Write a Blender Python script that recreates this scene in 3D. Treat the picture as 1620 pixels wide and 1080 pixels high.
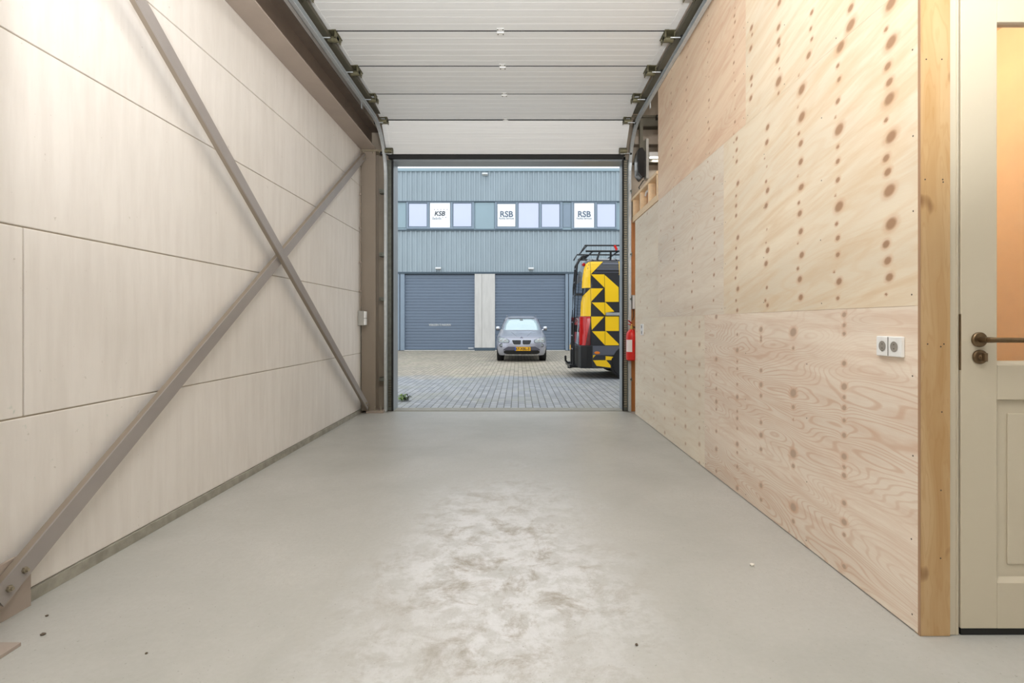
import bpy, bmesh, math, random
import numpy as np
from mathutils import Vector, Matrix

for o in list(bpy.data.objects):
    bpy.data.objects.remove(o)
scene = bpy.context.scene
COL = scene.collection
PI = math.pi

# ---------------------------------------------------------------- camera, sky, lights, exposure
FPX = 850.0                      # focal length in pixels of the 1620 px wide frame
EYE = 1.2
cam_data = bpy.data.cameras.new('camera')
cam_data.sensor_width = 36.0
cam_data.lens = FPX / 1620 * 36.0
cam_data.shift_x = -10 / 1620
cam_data.shift_y = -29 / 1620
cam_data.clip_start = 0.05
cam_data.clip_end = 300
camera = bpy.data.objects.new('camera', cam_data)
COL.objects.link(camera)
camera.location = (0, 0, EYE)
camera.rotation_euler = (PI / 2, 0, 0)
scene.camera = camera

scene.view_settings.view_transform = 'Standard'
scene.view_settings.look = 'None'
scene.view_settings.gamma = 1.0
scene.view_settings.exposure = 0.0
scene.view_settings.use_curve_mapping = False

world = bpy.data.worlds.new('overcast_sky')
scene.world = world
world.use_nodes = True
wn = world.node_tree
wn.nodes['Background'].inputs['Color'].default_value = (0.90, 0.955, 1.0, 1)
wn.nodes['Background'].inputs['Strength'].default_value = 1.6

LAMPS = [(-0.5, 0.6, 4.32, 24), (-0.2, 2.6, 4.32, 22)]
ADDED_PENDANTS = [(-0.5, -1.4, 2.55, 36), (0.9, -2.9, 2.55, 30)]
FILL = [(-0.05, -1.0, 1.7, 148, 0.02), (0.75, -1.0, 1.7, 142, 0.28)]      # added fill lights: x, y, z, watts, turn
FILL_COLOR = (0.97, 0.98, 1.0)
LAMP_COLOR = (1.0, 0.95, 0.89)
WARM_ROOM = 15

# ---------------------------------------------------------------- helpers
def C(r, g, b):
    f = lambda c: ((c / 255) / 12.92) if c / 255 <= 0.04045 else (((c / 255) + 0.055) / 1.055) ** 2.4
    return (f(r), f(g), f(b), 1.0)

class NT:
    def __init__(self, m):
        m.use_nodes = True
        self.t = m.node_tree
        self.b = self.t.nodes['Principled BSDF']
    def n(self, kind, **kw):
        x = self.t.nodes.new(kind)
        for k, v in kw.items():
            if k.startswith('i_'):
                x.inputs[k[2:].replace('_', ' ')].default_value = v
            else:
                setattr(x, k, v)
        return x
    def l(self, a, b):
        self.t.links.new(a, b)
    def math(self, op, a, b=None, c=None, clamp=False):
        x = self.t.nodes.new('ShaderNodeMath'); x.operation = op; x.use_clamp = clamp
        for i, v in enumerate((a, b, c)):
            if v is None: continue
            if isinstance(v, (int, float)): x.inputs[i].default_value = v
            else: self.l(v, x.inputs[i])
        return x.outputs[0]
    def mix(self, f, a, b, mode='MIX'):
        x = self.t.nodes.new('ShaderNodeMix'); x.data_type = 'RGBA'; x.blend_type = mode
        for i, v in ((0, f), (6, a), (7, b)):
            if isinstance(v, (int, float, tuple)): x.inputs[i].default_value = v
            else: self.l(v, x.inputs[i])
        return x.outputs[2]
    def ramp(self, f, stops):
        x = self.t.nodes.new('ShaderNodeValToRGB')
        e = x.color_ramp.elements
        while len(e) < len(stops): e.new(0.5)
        for i, (p, c) in enumerate(stops):
            e[i].position = p; e[i].color = c if isinstance(c, tuple) else (c, c, c, 1)
        self.l(f, x.inputs[0])
        return x.outputs[0]
    def coords(self, scale=(1, 1, 1), rot=(0, 0, 0)):
        tc = self.t.nodes.new('ShaderNodeTexCoord'); mp = self.t.nodes.new('ShaderNodeMapping')
        mp.inputs['Scale'].default_value = scale; mp.inputs['Rotation'].default_value = rot
        self.l(tc.outputs['Object'], mp.inputs['Vector'])
        return mp.outputs[0]
    def noise(self, vec, scale, detail=4, rough=0.55, dist=0.0):
        x = self.t.nodes.new('ShaderNodeTexNoise')
        x.inputs['Scale'].default_value = scale; x.inputs['Detail'].default_value = detail
        x.inputs['Roughness'].default_value = rough; x.inputs['Distortion'].default_value = dist
        self.l(vec, x.inputs['Vector'])
        return x.outputs['Fac']
    def bump(self, h, strength, dist=0.01):
        x = self.t.nodes.new('ShaderNodeBump')
        x.inputs['Strength'].default_value = strength; x.inputs['Distance'].default_value = dist
        self.l(h, x.inputs['Height']); self.l(x.outputs[0], self.b.inputs['Normal'])

def mul(c, k): return (min(c[0]*k, 1), min(c[1]*k, 1), min(c[2]*k, 1), 1)

def mat(name, col, rough=0.5, metal=0.0, var=0.08, scale=6.0, stretch=(1, 1, 1), bump=0.0, coat=0.0, emit=None):
    m = bpy.data.materials.new(name); t = NT(m)
    v = t.coords(stretch)
    f = t.noise(v, scale, 5)
    t.l(t.mix(t.ramp(f, [(0.3, 0.0), (0.7, 1.0)]), mul(col, 1 - var), mul(col, 1 + var)), t.b.inputs['Base Color'])
    t.b.inputs['Roughness'].default_value = rough
    t.b.inputs['Metallic'].default_value = metal
    if coat: t.b.inputs['Coat Weight'].default_value = coat
    if bump: t.bump(f, bump)
    if emit:
        t.b.inputs['Emission Color'].default_value = emit[0]; t.b.inputs['Emission Strength'].default_value = emit[1]
    return m

M = {}
M['galv'] = mat('galvanised_steel', C(178, 182, 184), 0.38, 0.75, 0.12, 18)
M['galv_light'] = mat('bright_galvanised_steel', C(205, 210, 212), 0.35, 0.55, 0.08, 18)
M['galv_dark'] = mat('dull_galvanised_steel', C(112, 114, 106), 0.5, 0.5, 0.2, 20)
M['olive'] = mat('olive_zinc_bracket', C(112, 108, 84), 0.45, 0.45, 0.2, 25)
M['black'] = mat('black_rubber', C(26, 26, 25), 0.7, 0, 0.1)
M['black_gloss'] = mat('black_gloss_plastic', C(22, 22, 24), 0.25, 0, 0.1)
M['web'] = mat('shade_brown_beam_web', C(104, 90, 78), 0.6, 0, 0.1)  # shade on the beam's web and top flange, painted as darker brown
M['taupe'] = mat('taupe_steel_paint', C(142, 130, 116), 0.5, 0.0, 0.05, 3)
M['brace'] = mat('grey_brace_paint', C(154, 147, 142), 0.45, 0.1, 0.06, 4)
M['beam'] = mat('brown_steel_beam_paint', C(166, 152, 140), 0.55, 0.0, 0.06, 3)
M['bolt'] = mat('zinc_bolt', C(158, 148, 128), 0.4, 0.5, 0.15, 30)
M['white_plastic'] = mat('white_plastic', C(240, 240, 238), 0.3, 0, 0.01)
M['grey_plastic'] = mat('grey_plastic', C(170, 168, 162), 0.45, 0, 0.03)
M['socket_dark'] = mat('socket_recess', C(150, 144, 136), 0.5, 0, 0.03)
M['cream_paint'] = mat('cream_gloss_paint', C(206, 195, 172), 0.38, 0, 0.02, 2)
M['bronze'] = mat('aged_bronze', C(118, 98, 74), 0.32, 0.85, 0.15, 20)
M['orange_wood'] = mat('varnished_orange_timber', C(186, 122, 66), 0.45, 0, 0.18, 5, (4, 4, 0.5))
M['peach'] = mat('peach_wall_paint', C(250, 226, 190), 0.6, 0, 0.03)
M['brown_wood'] = mat('brown_lath', C(205, 160, 110), 0.5, 0, 0.08)
M['red'] = mat('red_enamel', C(214, 32, 24), 0.3, 0, 0.05)
M['label_white'] = mat('white_label', C(235, 225, 222), 0.4, 0, 0.03)
M['brass'] = mat('brass', C(196, 164, 96), 0.3, 0.8, 0.1, 20)
M['cable'] = mat('grey_cable', C(60, 58, 54), 0.5, 0, 0.05)
M['pier'] = mat('grey_brown_concrete', C(150, 138, 122), 0.7, 0, 0.16, 5, (1, 1, 0.4), 0.15)
M['ceiling'] = mat('white_ceiling_sheet', C(222, 222, 220), 0.7, 0, 0.02)
M['plain_wall'] = mat('plain_cream_wall', C(220, 218, 214), 0.7, 0, 0.03)
M['girt'] = mat('dark_olive_girt', C(86, 82, 68), 0.6, 0, 0.1)
M['jamb'] = mat('blue_grey_steel_jamb', C(158, 164, 168), 0.42, 0.35, 0.05, 5)
M['stone'] = mat('white_stone_chip', C(228, 222, 210), 0.7, 0, 0.1, 80)
M['dirt'] = mat('dark_dirt_crumb', C(92, 80, 66), 0.9, 0, 0.2, 80)
M['green'] = mat('weed_leaf_green', C(120, 150, 70), 0.6, 0, 0.3, 30)
M['dark_leaf'] = mat('dark_weed_leaf', C(58, 70, 52), 0.6, 0, 0.2, 30)
# outside
M['clad'] = mat('blue_grey_profiled_steel', C(158, 172, 180), 0.4, 0.1, 0.06, 1.2, (1, 1, 0.5))
M['clad_frame'] = mat('blue_grey_window_frame', C(136, 152, 168), 0.4, 0.1, 0.04, 2)
M['clad_panel'] = mat('green_grey_flat_panel', C(150, 172, 182), 0.35, 0.1, 0.04, 1)
M['clad_dark'] = mat('dark_blue_grey_trim', C(74, 90, 102), 0.5, 0, 0.05)
M['door_slat'] = mat('slate_blue_door_paint', C(112, 126, 144), 0.42, 0.1, 0.05, 1.5, (0.3, 1, 4))
M['pillar'] = mat('pale_concrete_pillar', C(208, 206, 202), 0.7, 0, 0.07, 2.5, (3, 1, 0.6))
M['window_pane'] = mat('blinded_window_pane', C(208, 216, 240), 0.12, 0, 0.03, 0.6, coat=0.6)
M['poster'] = mat('white_window_sign', C(250, 252, 254), 0.3, 0, 0.01)
M['letter_grey'] = mat('grey_lettering', C(96, 112, 132), 0.5, 0, 0.02)
M['letter_dark'] = mat('dark_grey_lettering', C(56, 64, 74), 0.5, 0, 0.02)
M['lamp_white'] = mat('white_lamp_housing', C(226, 228, 228), 0.4, 0, 0.02)
M['car_paint'] = mat('silver_grey_car_paint', C(170, 172, 184), 0.3, 0.45, 0.03, 2, coat=0.6)
M['car_glass'] = mat('sky_painted_windscreen', C(186, 206, 210), 0.08, 0.35, 0.04, 3, coat=0.5)  # pale base colour paints in the sky mirrored on the windscreen
M['dark_glass'] = mat('dark_tinted_glass', C(38, 44, 50), 0.06, 0, 0.05)
M['chrome'] = mat('chrome', C(214, 216, 220), 0.15, 0.9, 0.03)
M['lamp_glass'] = mat('headlamp_glass', C(160, 168, 168), 0.15, 0.2, 0.2, 14, coat=0.5)
M['dark_plastic'] = mat('dark_grey_bumper_plastic', C(84, 84, 96), 0.5, 0, 0.05)
M['car_black'] = mat('black_grille', C(20, 21, 24), 0.35, 0, 0.05)
M['tyre'] = mat('tyre_rubber', C(32, 31, 32), 0.8, 0, 0.1)
M['plate'] = mat('yellow_number_plate', C(240, 178, 20), 0.4, 0, 0.02)
M['van_black'] = mat('van_anthracite_paint', C(44, 46, 52), 0.22, 0.1, 0.04, 1, coat=0.6)
M['van_grey'] = mat('van_grey_paint', C(96, 100, 112), 0.25, 0.3, 0.04, 1, coat=0.5)
M['van_yellow'] = mat('van_yellow_vinyl', C(250, 202, 6), 0.32, 0, 0.02, 1, coat=0.3)
M['tail_red'] = mat('red_tail_lamp_lens', C(196, 12, 16), 0.15, 0, 0.1, 10, coat=0.5)
M['tail_dark'] = mat('smoked_tail_lamp_lens', C(90, 16, 22), 0.15, 0, 0.2, 10, coat=0.5)
M['orange'] = mat('orange_marker_lens', C(222, 120, 24), 0.3, 0, 0.05)
tube_mat = bpy.data.materials.new('lamp_tube'); tt = NT(tube_mat)
tt.b.inputs['Base Color'].default_value = (1, 1, 1, 1); tt.b.inputs['Emission Color'].default_value = LAMP_COLOR + (1,); tt.b.inputs['Emission Strength'].default_value = 2.0
M['tube'] = tube_mat
M['blue'] = mat('blue_enamel', C(40, 90, 180), 0.3, 0, 0.02)

class MB:
    def __init__(self): self.v = []; self.f = []; self.m = []
    def add(self, vs, fs, m=0):
        b = len(self.v); self.v += [tuple(v) for v in vs]
        for f in fs: self.f.append([b + i for i in f]); self.m.append(m)
        return self
    def box(self, x0, x1, y0, y1, z0, z1, m=0):
        return self.add([(x, y, z) for x in (x0, x1) for y in (y0, y1) for z in (z0, z1)],
                        [(0, 1, 3, 2), (4, 6, 7, 5), (0, 4, 5, 1), (2, 3, 7, 6), (0, 2, 6, 4), (1, 5, 7, 3)], m)
    def prism(self, poly, axis, a, b, m=0):
        n = len(poly)
        def mk(p, t):
            return {'x': (t, p[0], p[1]), 'y': (p[0], t, p[1]), 'z': (p[0], p[1], t)}[axis]
        vs = [mk(p, a) for p in poly] + [mk(p, b) for p in poly]
        fs = [list(range(n)), list(range(2 * n - 1, n - 1, -1))] + [(i, (i + 1) % n, n + (i + 1) % n, n + i) for i in range(n)]
        return self.add(vs, fs, m)
    def tube(self, pts, r, n=8, m=0):
        P = [Vector(p) for p in pts]; vs = []; fs = []
        up = Vector((0, 0, 1))
        for i, p in enumerate(P):
            d = (P[min(i + 1, len(P) - 1)] - P[max(i - 1, 0)]).normalized()
            a = d.cross(up)
            if a.length < 0.05: a = d.cross(Vector((1, 0, 0)))
            a.normalize(); b = d.cross(a)
            rr = r[i] if isinstance(r, (list, tuple)) else r
            for k in range(n):
                t = 2 * PI * k / n
                vs.append(p + a * math.cos(t) * rr + b * math.sin(t) * rr)
        for i in range(len(P) - 1):
            for k in range(n):
                k2 = (k + 1) % n
                fs.append((i * n + k, i * n + k2, (i + 1) * n + k2, (i + 1) * n + k))
        fs.append(list(range(n))[::-1]); fs.append([(len(P) - 1) * n + k for k in range(n)])
        return self.add(vs, fs, m)
    def bar(self, p0, p1, w, h, up=(0, 0, 1), m=0):
        a = Vector(p0); b = Vector(p1); d = (b - a).normalized()
        s = d.cross(Vector(up))
        if s.length < 1e-4: s = d.cross(Vector((1, 0, 0)))
        s.normalize(); u = s.cross(d)
        vs = []
        for p in (a, b):
            for i, j in ((-1, -1), (1, -1), (1, 1), (-1, 1)):
                vs.append(p + s * i * w / 2 + u * j * h / 2)
        return self.add(vs, [(0, 1, 2, 3), (7, 6, 5, 4), (0, 4, 5, 1), (1, 5, 6, 2), (2, 6, 7, 3), (3, 7, 4, 0)], m)
    def lathe(self, c, prof, n=20, m=0, axis='z'):
        vs = []; fs = []
        for (r, h) in prof:
            for k in range(n):
                t = 2 * PI * k / n; a = r * math.cos(t); b = r * math.sin(t)
                p = {'z': (a, b, h), 'y': (a, h, b), 'x': (h, a, b)}[axis]
                vs.append((c[0] + p[0], c[1] + p[1], c[2] + p[2]))
        for i in range(len(prof) - 1):
            for k in range(n):
                k2 = (k + 1) % n
                fs.append((i * n + k, i * n + k2, (i + 1) * n + k2, (i + 1) * n + k))
        fs.append(list(range(n))[::-1]); fs.append([(len(prof) - 1) * n + k for k in range(n)])
        return self.add(vs, fs, m)
    def sweep(self, path, prof, m=0):
        """path: (y, z) points, prof: (x, n) with n along the path's left normal"""
        P = [Vector(p) for p in path]; k = len(prof); vs = []; fs = []
        for i, p in enumerate(P):
            d = (P[min(i + 1, len(P) - 1)] - P[max(i - 1, 0)]).normalized()
            nrm = Vector((-d.y, d.x))
            for (x, n) in prof:
                q = p + nrm * n; vs.append((x, q.x, q.y))
        for i in range(len(P) - 1):
            for j in range(k):
                j2 = (j + 1) % k
                fs.append((i * k + j, i * k + j2, (i + 1) * k + j2, (i + 1) * k + j))
        fs.append(list(range(k))[::-1]); fs.append([(len(P) - 1) * k + j for j in range(k)])
        return self.add(vs, fs, m)
    def build(self, name, mats, parent=None, smooth=False, bevel=0.0, local=False, recalc=True):
        me = bpy.data.meshes.new(name)
        off = Vector((0, 0, 0))
        if parent is not None and not local:
            p = parent
            while p is not None: off += p.location; p = p.parent
        me.from_pydata([tuple(Vector(v) - off) for v in self.v], [], self.f)
        if not isinstance(mats, (list, tuple)): mats = [mats]
        for x in mats: me.materials.append(M[x] if isinstance(x, str) else x)
        me.polygons.foreach_set('material_index', self.m)
        if recalc:
            bm = bmesh.new(); bm.from_mesh(me); bmesh.ops.recalc_face_normals(bm, faces=bm.faces); bm.to_mesh(me); bm.free()
        me.polygons.foreach_set('use_smooth', [bool(smooth)] * len(me.polygons))
        o = bpy.data.objects.new(name, me); COL.objects.link(o)
        if parent is not None: o.parent = parent
        if smooth:
            me.set_sharp_from_angle(angle=math.radians(35))
        if bevel:
            bv = o.modifiers.new('bevel', 'BEVEL'); bv.width = bevel; bv.segments = 2; bv.limit_method = 'ANGLE'
        return o

def tag(o, label, cat, group=None, kind=None):
    o['label'] = label; o['category'] = cat
    if group: o['group'] = group
    if kind: o['kind'] = kind
    return o
def thing(name, label, cat, loc=(0, 0, 0), group=None):
    o = bpy.data.objects.new(name, None); COL.objects.link(o); o.location = loc
    o.empty_display_size = 0.1
    return tag(o, label, cat, group)
def structure(o, label=None):
    o['kind'] = 'structure'
    if label: o['label'] = label
    return o
def struct_root(name, loc=(0, 0, 0), label=None):
    o = bpy.data.objects.new(name, None); COL.objects.link(o); o.location = loc
    return structure(o, label)
def copy_tree(o, parent=None):
    c = o.copy(); COL.objects.link(c)
    if parent is not None: c.parent = parent
    for ch in list(o.children): copy_tree(ch, c)
    return c
def text_into(mb, s, size, place, m=0, shear=0.0, depth=0.004, align='CENTER', xs=1.0, bold=0.0):
    """lettering as thin solid meshes; place maps (a, b, d) to a point"""
    cu = bpy.data.curves.new('lettering', 'FONT'); cu.body = s; cu.size = size; cu.align_x = align; cu.extrude = depth; cu.shear = shear; cu.offset = bold
    ob = bpy.data.objects.new('lettering', cu); COL.objects.link(ob)
    bpy.context.view_layer.update()
    ev = ob.evaluated_get(bpy.context.evaluated_depsgraph_get()); me = ev.to_mesh()
    mb.add([place(v.co.x * xs, v.co.y, v.co.z) for v in me.vertices], [list(p.vertices) for p in me.polygons], m)
    ev.to_mesh_clear(); bpy.data.objects.remove(ob); bpy.data.curves.remove(cu)

# ---------------------------------------------------------------- special materials
def floor_material():
    m = bpy.data.materials.new('smooth_worn_concrete'); t = NT(m)
    v = t.coords()
    big = t.noise(v, 0.9, 6, 0.6, 0.3)
    mid = t.noise(v, 7.5, 10, 0.74, 0.25)
    fine = t.noise(v, 38, 6, 0.7)
    base = t.mix(t.ramp(big, [(0.35, 0.0), (0.68, 1.0)]), C(171, 170, 163), C(190, 188, 182))
    # worn, chalky area in the middle of the bay
    sep = t.n('ShaderNodeSeparateXYZ'); t.l(v, sep.inputs[0])
    dx = t.math('MULTIPLY', t.math('SUBTRACT', sep.outputs[0], -0.1), 1.35)
    dy = t.math('MULTIPLY', t.math('SUBTRACT', sep.outputs[1], 2.7), 0.52)
    d = t.math('SQRT', t.math('ADD', t.math('MULTIPLY', dx, dx), t.math('MULTIPLY', dy, dy)))
    d = t.math('ADD', d, t.math('MULTIPLY', t.math('SUBTRACT', big, 0.5), 1.6))
    mask = t.ramp(d, [(0.35, 1.0), (1.0, 0.0)])
    patch = t.ramp(mid, [(0.44, 0.0), (0.55, 1.0)])
    pm = t.math('MULTIPLY', mask, t.math('ADD', 0.35, t.math('MULTIPLY', patch, 0.55)))
    c1 = t.mix(pm, base, C(216, 216, 216))
    dk = t.math('MULTIPLY', mask, t.ramp(t.noise(v, 5.0, 10, 0.76, 0.5), [(0.50, 0.0), (0.64, 0.75)]))
    c2 = t.mix(dk, c1, C(140, 127, 106))
    # hairline scuffs
    sc = t.noise(t.coords((9, 2.4, 1), (0, 0, 0.5)), 2.3, 9, 0.8, 1.8)
    hair = t.ramp(t.math('ABSOLUTE', t.math('SUBTRACT', sc, 0.5)), [(0.0, 0.3), (0.012, 0.0)])
    c3 = t.mix(t.math('MULTIPLY', hair, t.ramp(big, [(0.45, 0.0), (0.6, 1.0)])), c2, C(120, 112, 98))
    spk = t.ramp(t.noise(v, 90, 2, 0.5), [(0.27, 0.5), (0.31, 0.0)])
    c4 = t.mix(spk, c3, C(120, 112, 100))
    c5 = t.mix(t.ramp(fine, [(0.3, 0.14), (0.7, 0.0)]), c4, C(130, 124, 112))
    t.l(c5, t.b.inputs['Base Color'])
    t.l(t.math('ADD', 0.30, t.math('MULTIPLY', mid, 0.22)), t.b.inputs['Roughness'])
    t.b.inputs['Specular IOR Level'].default_value = 0.5
    t.bump(mid, 0.06)
    return m

def wall_panel_material():
    m = bpy.data.materials.new('cream_concrete_panel'); t = NT(m)
    v = t.coords()
    big = t.noise(v, 0.8, 5, 0.6)
    st = t.noise(t.coords((1, 5, 0.6)), 3, 6, 0.6)
    c = t.mix(t.ramp(big, [(0.3, 0.0), (0.7, 1.0)]), C(222, 216, 208), C(234, 228, 221))
    c = t.mix(t.ramp(st, [(0.35, 0.25), (0.6, 0.0)]), c, C(200, 191, 181))
    # greenish algae marks low on the near panels
    sep = t.n('ShaderNodeSeparateXYZ'); t.l(v, sep.inputs[0])
    zone = t.math('MULTIPLY', t.ramp(sep.outputs[2], [(0.25, 0.0), (0.45, 1.0)]),
                  t.math('MULTIPLY', t.math('SUBTRACT', 1.0, t.ramp(sep.outputs[2], [(0.85, 0.0), (1.0, 1.0)])),
                         t.math('SUBTRACT', 1.0, t.math('GREATER_THAN', sep.outputs[1], 2.95))))
    alg = t.ramp(t.noise(v, 11, 8, 0.75), [(0.62, 0.0), (0.72, 0.6)])
    c = t.mix(t.math('MULTIPLY', zone, alg), c, C(156, 178, 160))
    spots = t.ramp(t.noise(v, 30, 3, 0.6), [(0.24, 0.5), (0.29, 0.0)])
    c = t.mix(spots, c, C(178, 168, 152))
    t.l(c, t.b.inputs['Base Color']); t.b.inputs['Roughness'].default_value = 0.62
    t.bump(st, 0.05)
    return m

def ply_material(name, base, dark, contour=0.3, freq=46.0, tilt=0.16, streak=0.35, seed=0.0, knot_col=C(166, 130, 100)):
    m = bpy.data.materials.new(name); t = NT(m)
    tc = t.n('ShaderNodeTexCoord'); sep = t.n('ShaderNodeSeparateXYZ'); t.l(tc.outputs['Object'], sep.inputs[0])
    y = sep.outputs[1]; z = sep.outputs[2]
    kn = t.n('ShaderNodeAttribute', attribute_name='knot').outputs['Fac']
    zz = t.math('ADD', z, t.math('MULTIPLY', y, tilt))
    # grain flows round each knot
    push = t.math('MULTIPLY', t.math('DIVIDE', 1.0, t.math('ADD', 0.6, t.math('MULTIPLY', kn, kn))), 0.05)
    comb = t.n('ShaderNodeCombineXYZ'); t.l(t.math('MULTIPLY', y, 0.42), comb.inputs[1])
    t.l(t.math('MULTIPLY', t.math('ADD', zz, push), 2.3), comb.inputs[2]); comb.inputs[0].default_value = seed
    field = t.noise(comb.outputs[0], 1.35, 2.2, 0.45, 0.15)
    rings = t.math('SINE', t.math('MULTIPLY', field, freq * 2 * PI / 2.0))
    rr = t.ramp(rings, [(0.35, 0.0), (0.95, 1.0)])
    comb2 = t.n('ShaderNodeCombineXYZ'); t.l(t.math('MULTIPLY', y, 0.9), comb2.inputs[1]); t.l(t.math('MULTIPLY', zz, 9), comb2.inputs[2]); comb2.inputs[0].default_value = seed + 3
    st = t.noise(comb2.outputs[0], 1.8, 7, 0.62, 0.35)
    blot = t.noise(comb.outputs[0], 1.1, 3, 0.5)
    c = t.mix(t.ramp(blot, [(0.32, 0.0), (0.66, 1.0)]), base, mul(base, 0.86))
    c = t.mix(t.math('MULTIPLY', t.ramp(st, [(0.44, 0.0), (0.66, 1.0)]), streak), c, dark)
    c = t.mix(t.math('MULTIPLY', rr, t.math('MULTIPLY', t.ramp(blot, [(0.40, 0.25), (0.58, 1.0)]), contour)), c, dark)
    fi = t.noise(t.coords((1, 2, 60)), 5, 4, 0.6)
    c = t.mix(t.ramp(fi, [(0.4, 0.10), (0.62, 0.0)]), c, dark)
    halo = t.ramp(t.math('DIVIDE', kn, 4.0), [(0.24, 0.5), (0.50, 0.0)])
    c = t.mix(halo, c, C(206, 158, 118))
    ker = t.ramp(t.math('DIVIDE', t.math('ADD', kn, t.math('MULTIPLY', st, 0.5)), 4.0), [(0.25, 0.9), (0.37, 0.0)])
    c = t.mix(ker, c, knot_col)
    t.l(c, t.b.inputs['Base Color']); t.b.inputs['Roughness'].default_value = 0.5
    t.b.inputs['Specular IOR Level'].default_value = 0.35
    t.bump(st, 0.04)
    return m

def stud_material():
    m = bpy.data.materials.new('amber_pine_edge_board'); t = NT(m)
    v = t.coords((1, 1, 1)); a = t.noise(t.coords((6, 1, 0.9)), 2.0, 3, 0.5, 0.4)
    rings = t.ramp(t.math('SINE', t.math('MULTIPLY', a, 70)), [(0.5, 0.0), (1.0, 1.0)])
    c = t.mix(t.ramp(a, [(0.35, 0.0), (0.65, 1.0)]), C(202, 170, 126), C(186, 148, 98))
    c = t.mix(t.math('MULTIPLY', rings, 0.25), c, C(176, 134, 80))
    k = t.ramp(t.noise(t.coords((1, 1, 0.55)), 9, 2, 0.5), [(0.66, 0.0), (0.73, 0.8)])
    c = t.mix(k, c, C(128, 88, 48))
    t.l(c, t.b.inputs['Base Color']); t.b.inputs['Roughness'].default_value = 0.5
    return m

def panel_door_material():
    m = bpy.data.materials.new('off_white_ribbed_door_panel'); t = NT(m)
    tc = t.n('ShaderNodeTexCoord')
    c = t.mix(t.ramp(t.noise(t.coords((0.4, 22, 22)), 3, 4), [(0.3, 0.0), (0.7, 1.0)]), C(228, 229, 228), C(236, 237, 236))
    t.l(c, t.b.inputs['Base Color']); t.b.inputs['Roughness'].default_value = 0.38
    t.b.inputs['Specular IOR Level'].default_value = 0.5
    t.bump(t.noise(t.coords((0.25, 30, 30)), 2.2, 4, 0.6), 0.05, 0.002)
    return m

def paving_material():
    m = bpy.data.materials.new('concrete_block_paving'); t = NT(m)
    tc = t.n('ShaderNodeTexCoord'); sep = t.n('ShaderNodeSeparateXYZ'); t.l(tc.outputs['Object'], sep.inputs[0])
    y = sep.outputs[1]
    v = t.coords()
    def bricks(rot, mortar, c1, c2):
        mp = t.n('ShaderNodeMapping'); mp.inputs['Rotation'].default_value = (0, 0, rot); t.l(tc.outputs['Object'], mp.inputs['Vector'])
        b = t.n('ShaderNodeTexBrick'); t.l(mp.outputs[0], b.inputs['Vector'])
        b.inputs['Scale'].default_value = 1.0; b.inputs['Brick Width'].default_value = 0.21; b.inputs['Row Height'].default_value = 0.105
        b.inputs['Mortar Size'].default_value = 0.007; b.inputs['Mortar Smooth'].default_value = 0.2
        b.inputs['Color1'].default_value = c1; b.inputs['Color2'].default_value = c2; b.inputs['Mortar'].default_value = mortar
        return b
    bn = bricks(PI / 2, C(84, 86, 82), C(172, 174, 178), C(146, 150, 156))
    bf = bricks(PI / 2, C(112, 106, 88), C(194, 182, 164), C(164, 154, 138))
    edge = t.math('ADD', y, t.math('MULTIPLY', t.math('SUBTRACT', t.noise(v, 0.35, 3), 0.5), 3.0))
    zone = t.ramp(t.math('DIVIDE', edge, 20.0), [(0.585, 0.0), (0.62, 1.0)])
    c = t.mix(zone, bn.outputs['Color'], bf.outputs['Color'])
    moss = t.ramp(t.noise(v, 1.1, 7, 0.7), [(0.5, 0.0), (0.72, 0.45)])
    c = t.mix(moss, c, C(170, 172, 140))
    c = t.mix(t.ramp(t.noise(v, 0.5, 5, 0.6), [(0.35, 0.28), (0.6, 0.0)]), c, C(120, 118, 112))
    t.l(c, t.b.inputs['Base Color']); t.b.inputs['Roughness'].default_value = 0.6
    t.bump(bn.outputs['Fac'], -0.4, 0.01)
    return m

M['floor'] = floor_material()
M['wall_panel'] = wall_panel_material()
M['stud'] = stud_material()
M['door_panel'] = panel_door_material()
M['paving'] = paving_material()
M['ply_cream'] = ply_material('plywood_cream', C(242, 228, 204), C(220, 190, 150), 0.22, 30, 0.20, 0.55, 0.0)
M['ply_pink'] = ply_material('plywood_pinkish', C(240, 216, 188), C(214, 168, 134), 0.4, 44, 0.16, 0.45, 5.0)
M['ply_pale'] = ply_material('plywood_pale', C(240, 228, 210), C(212, 188, 162), 0.4, 60, 0.06, 0.3, 9.0)
M['ply_flame'] = ply_material('plywood_flamed', C(244, 230, 212), C(208, 170, 140), 0.55, 110, -0.04, 0.4, 13.0, C(184, 158, 136))
M['ply_knotty'] = ply_material('plywood_knotty', C(242, 230, 210), C(214, 190, 160), 0.25, 30, 0.02, 0.3, 17.0, C(190, 166, 140))

# ================================================================= THE ROOM
XL, XR = -2.11, 1.54            # left concrete wall, plywood face
YF = 7.34                       # inside face of the front (opening) wall
YD = 2.07                       # plane of the white interior door
CEIL = 4.6
XE = 3.6                        # far right wall of the unit

b = MB(); b.box(XL - 0.2, XE, -4.2, YF + 0.02, -0.2, 0.0)
structure(b.build('floor', 'floor'), 'smooth worn grey concrete floor of the garage')
b = MB(); b.box(XL - 0.2, XE + 0.1, -4.2, YF + 0.2, CEIL, CEIL + 0.12)
structure(b.build('ceiling', 'ceiling'))

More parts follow.
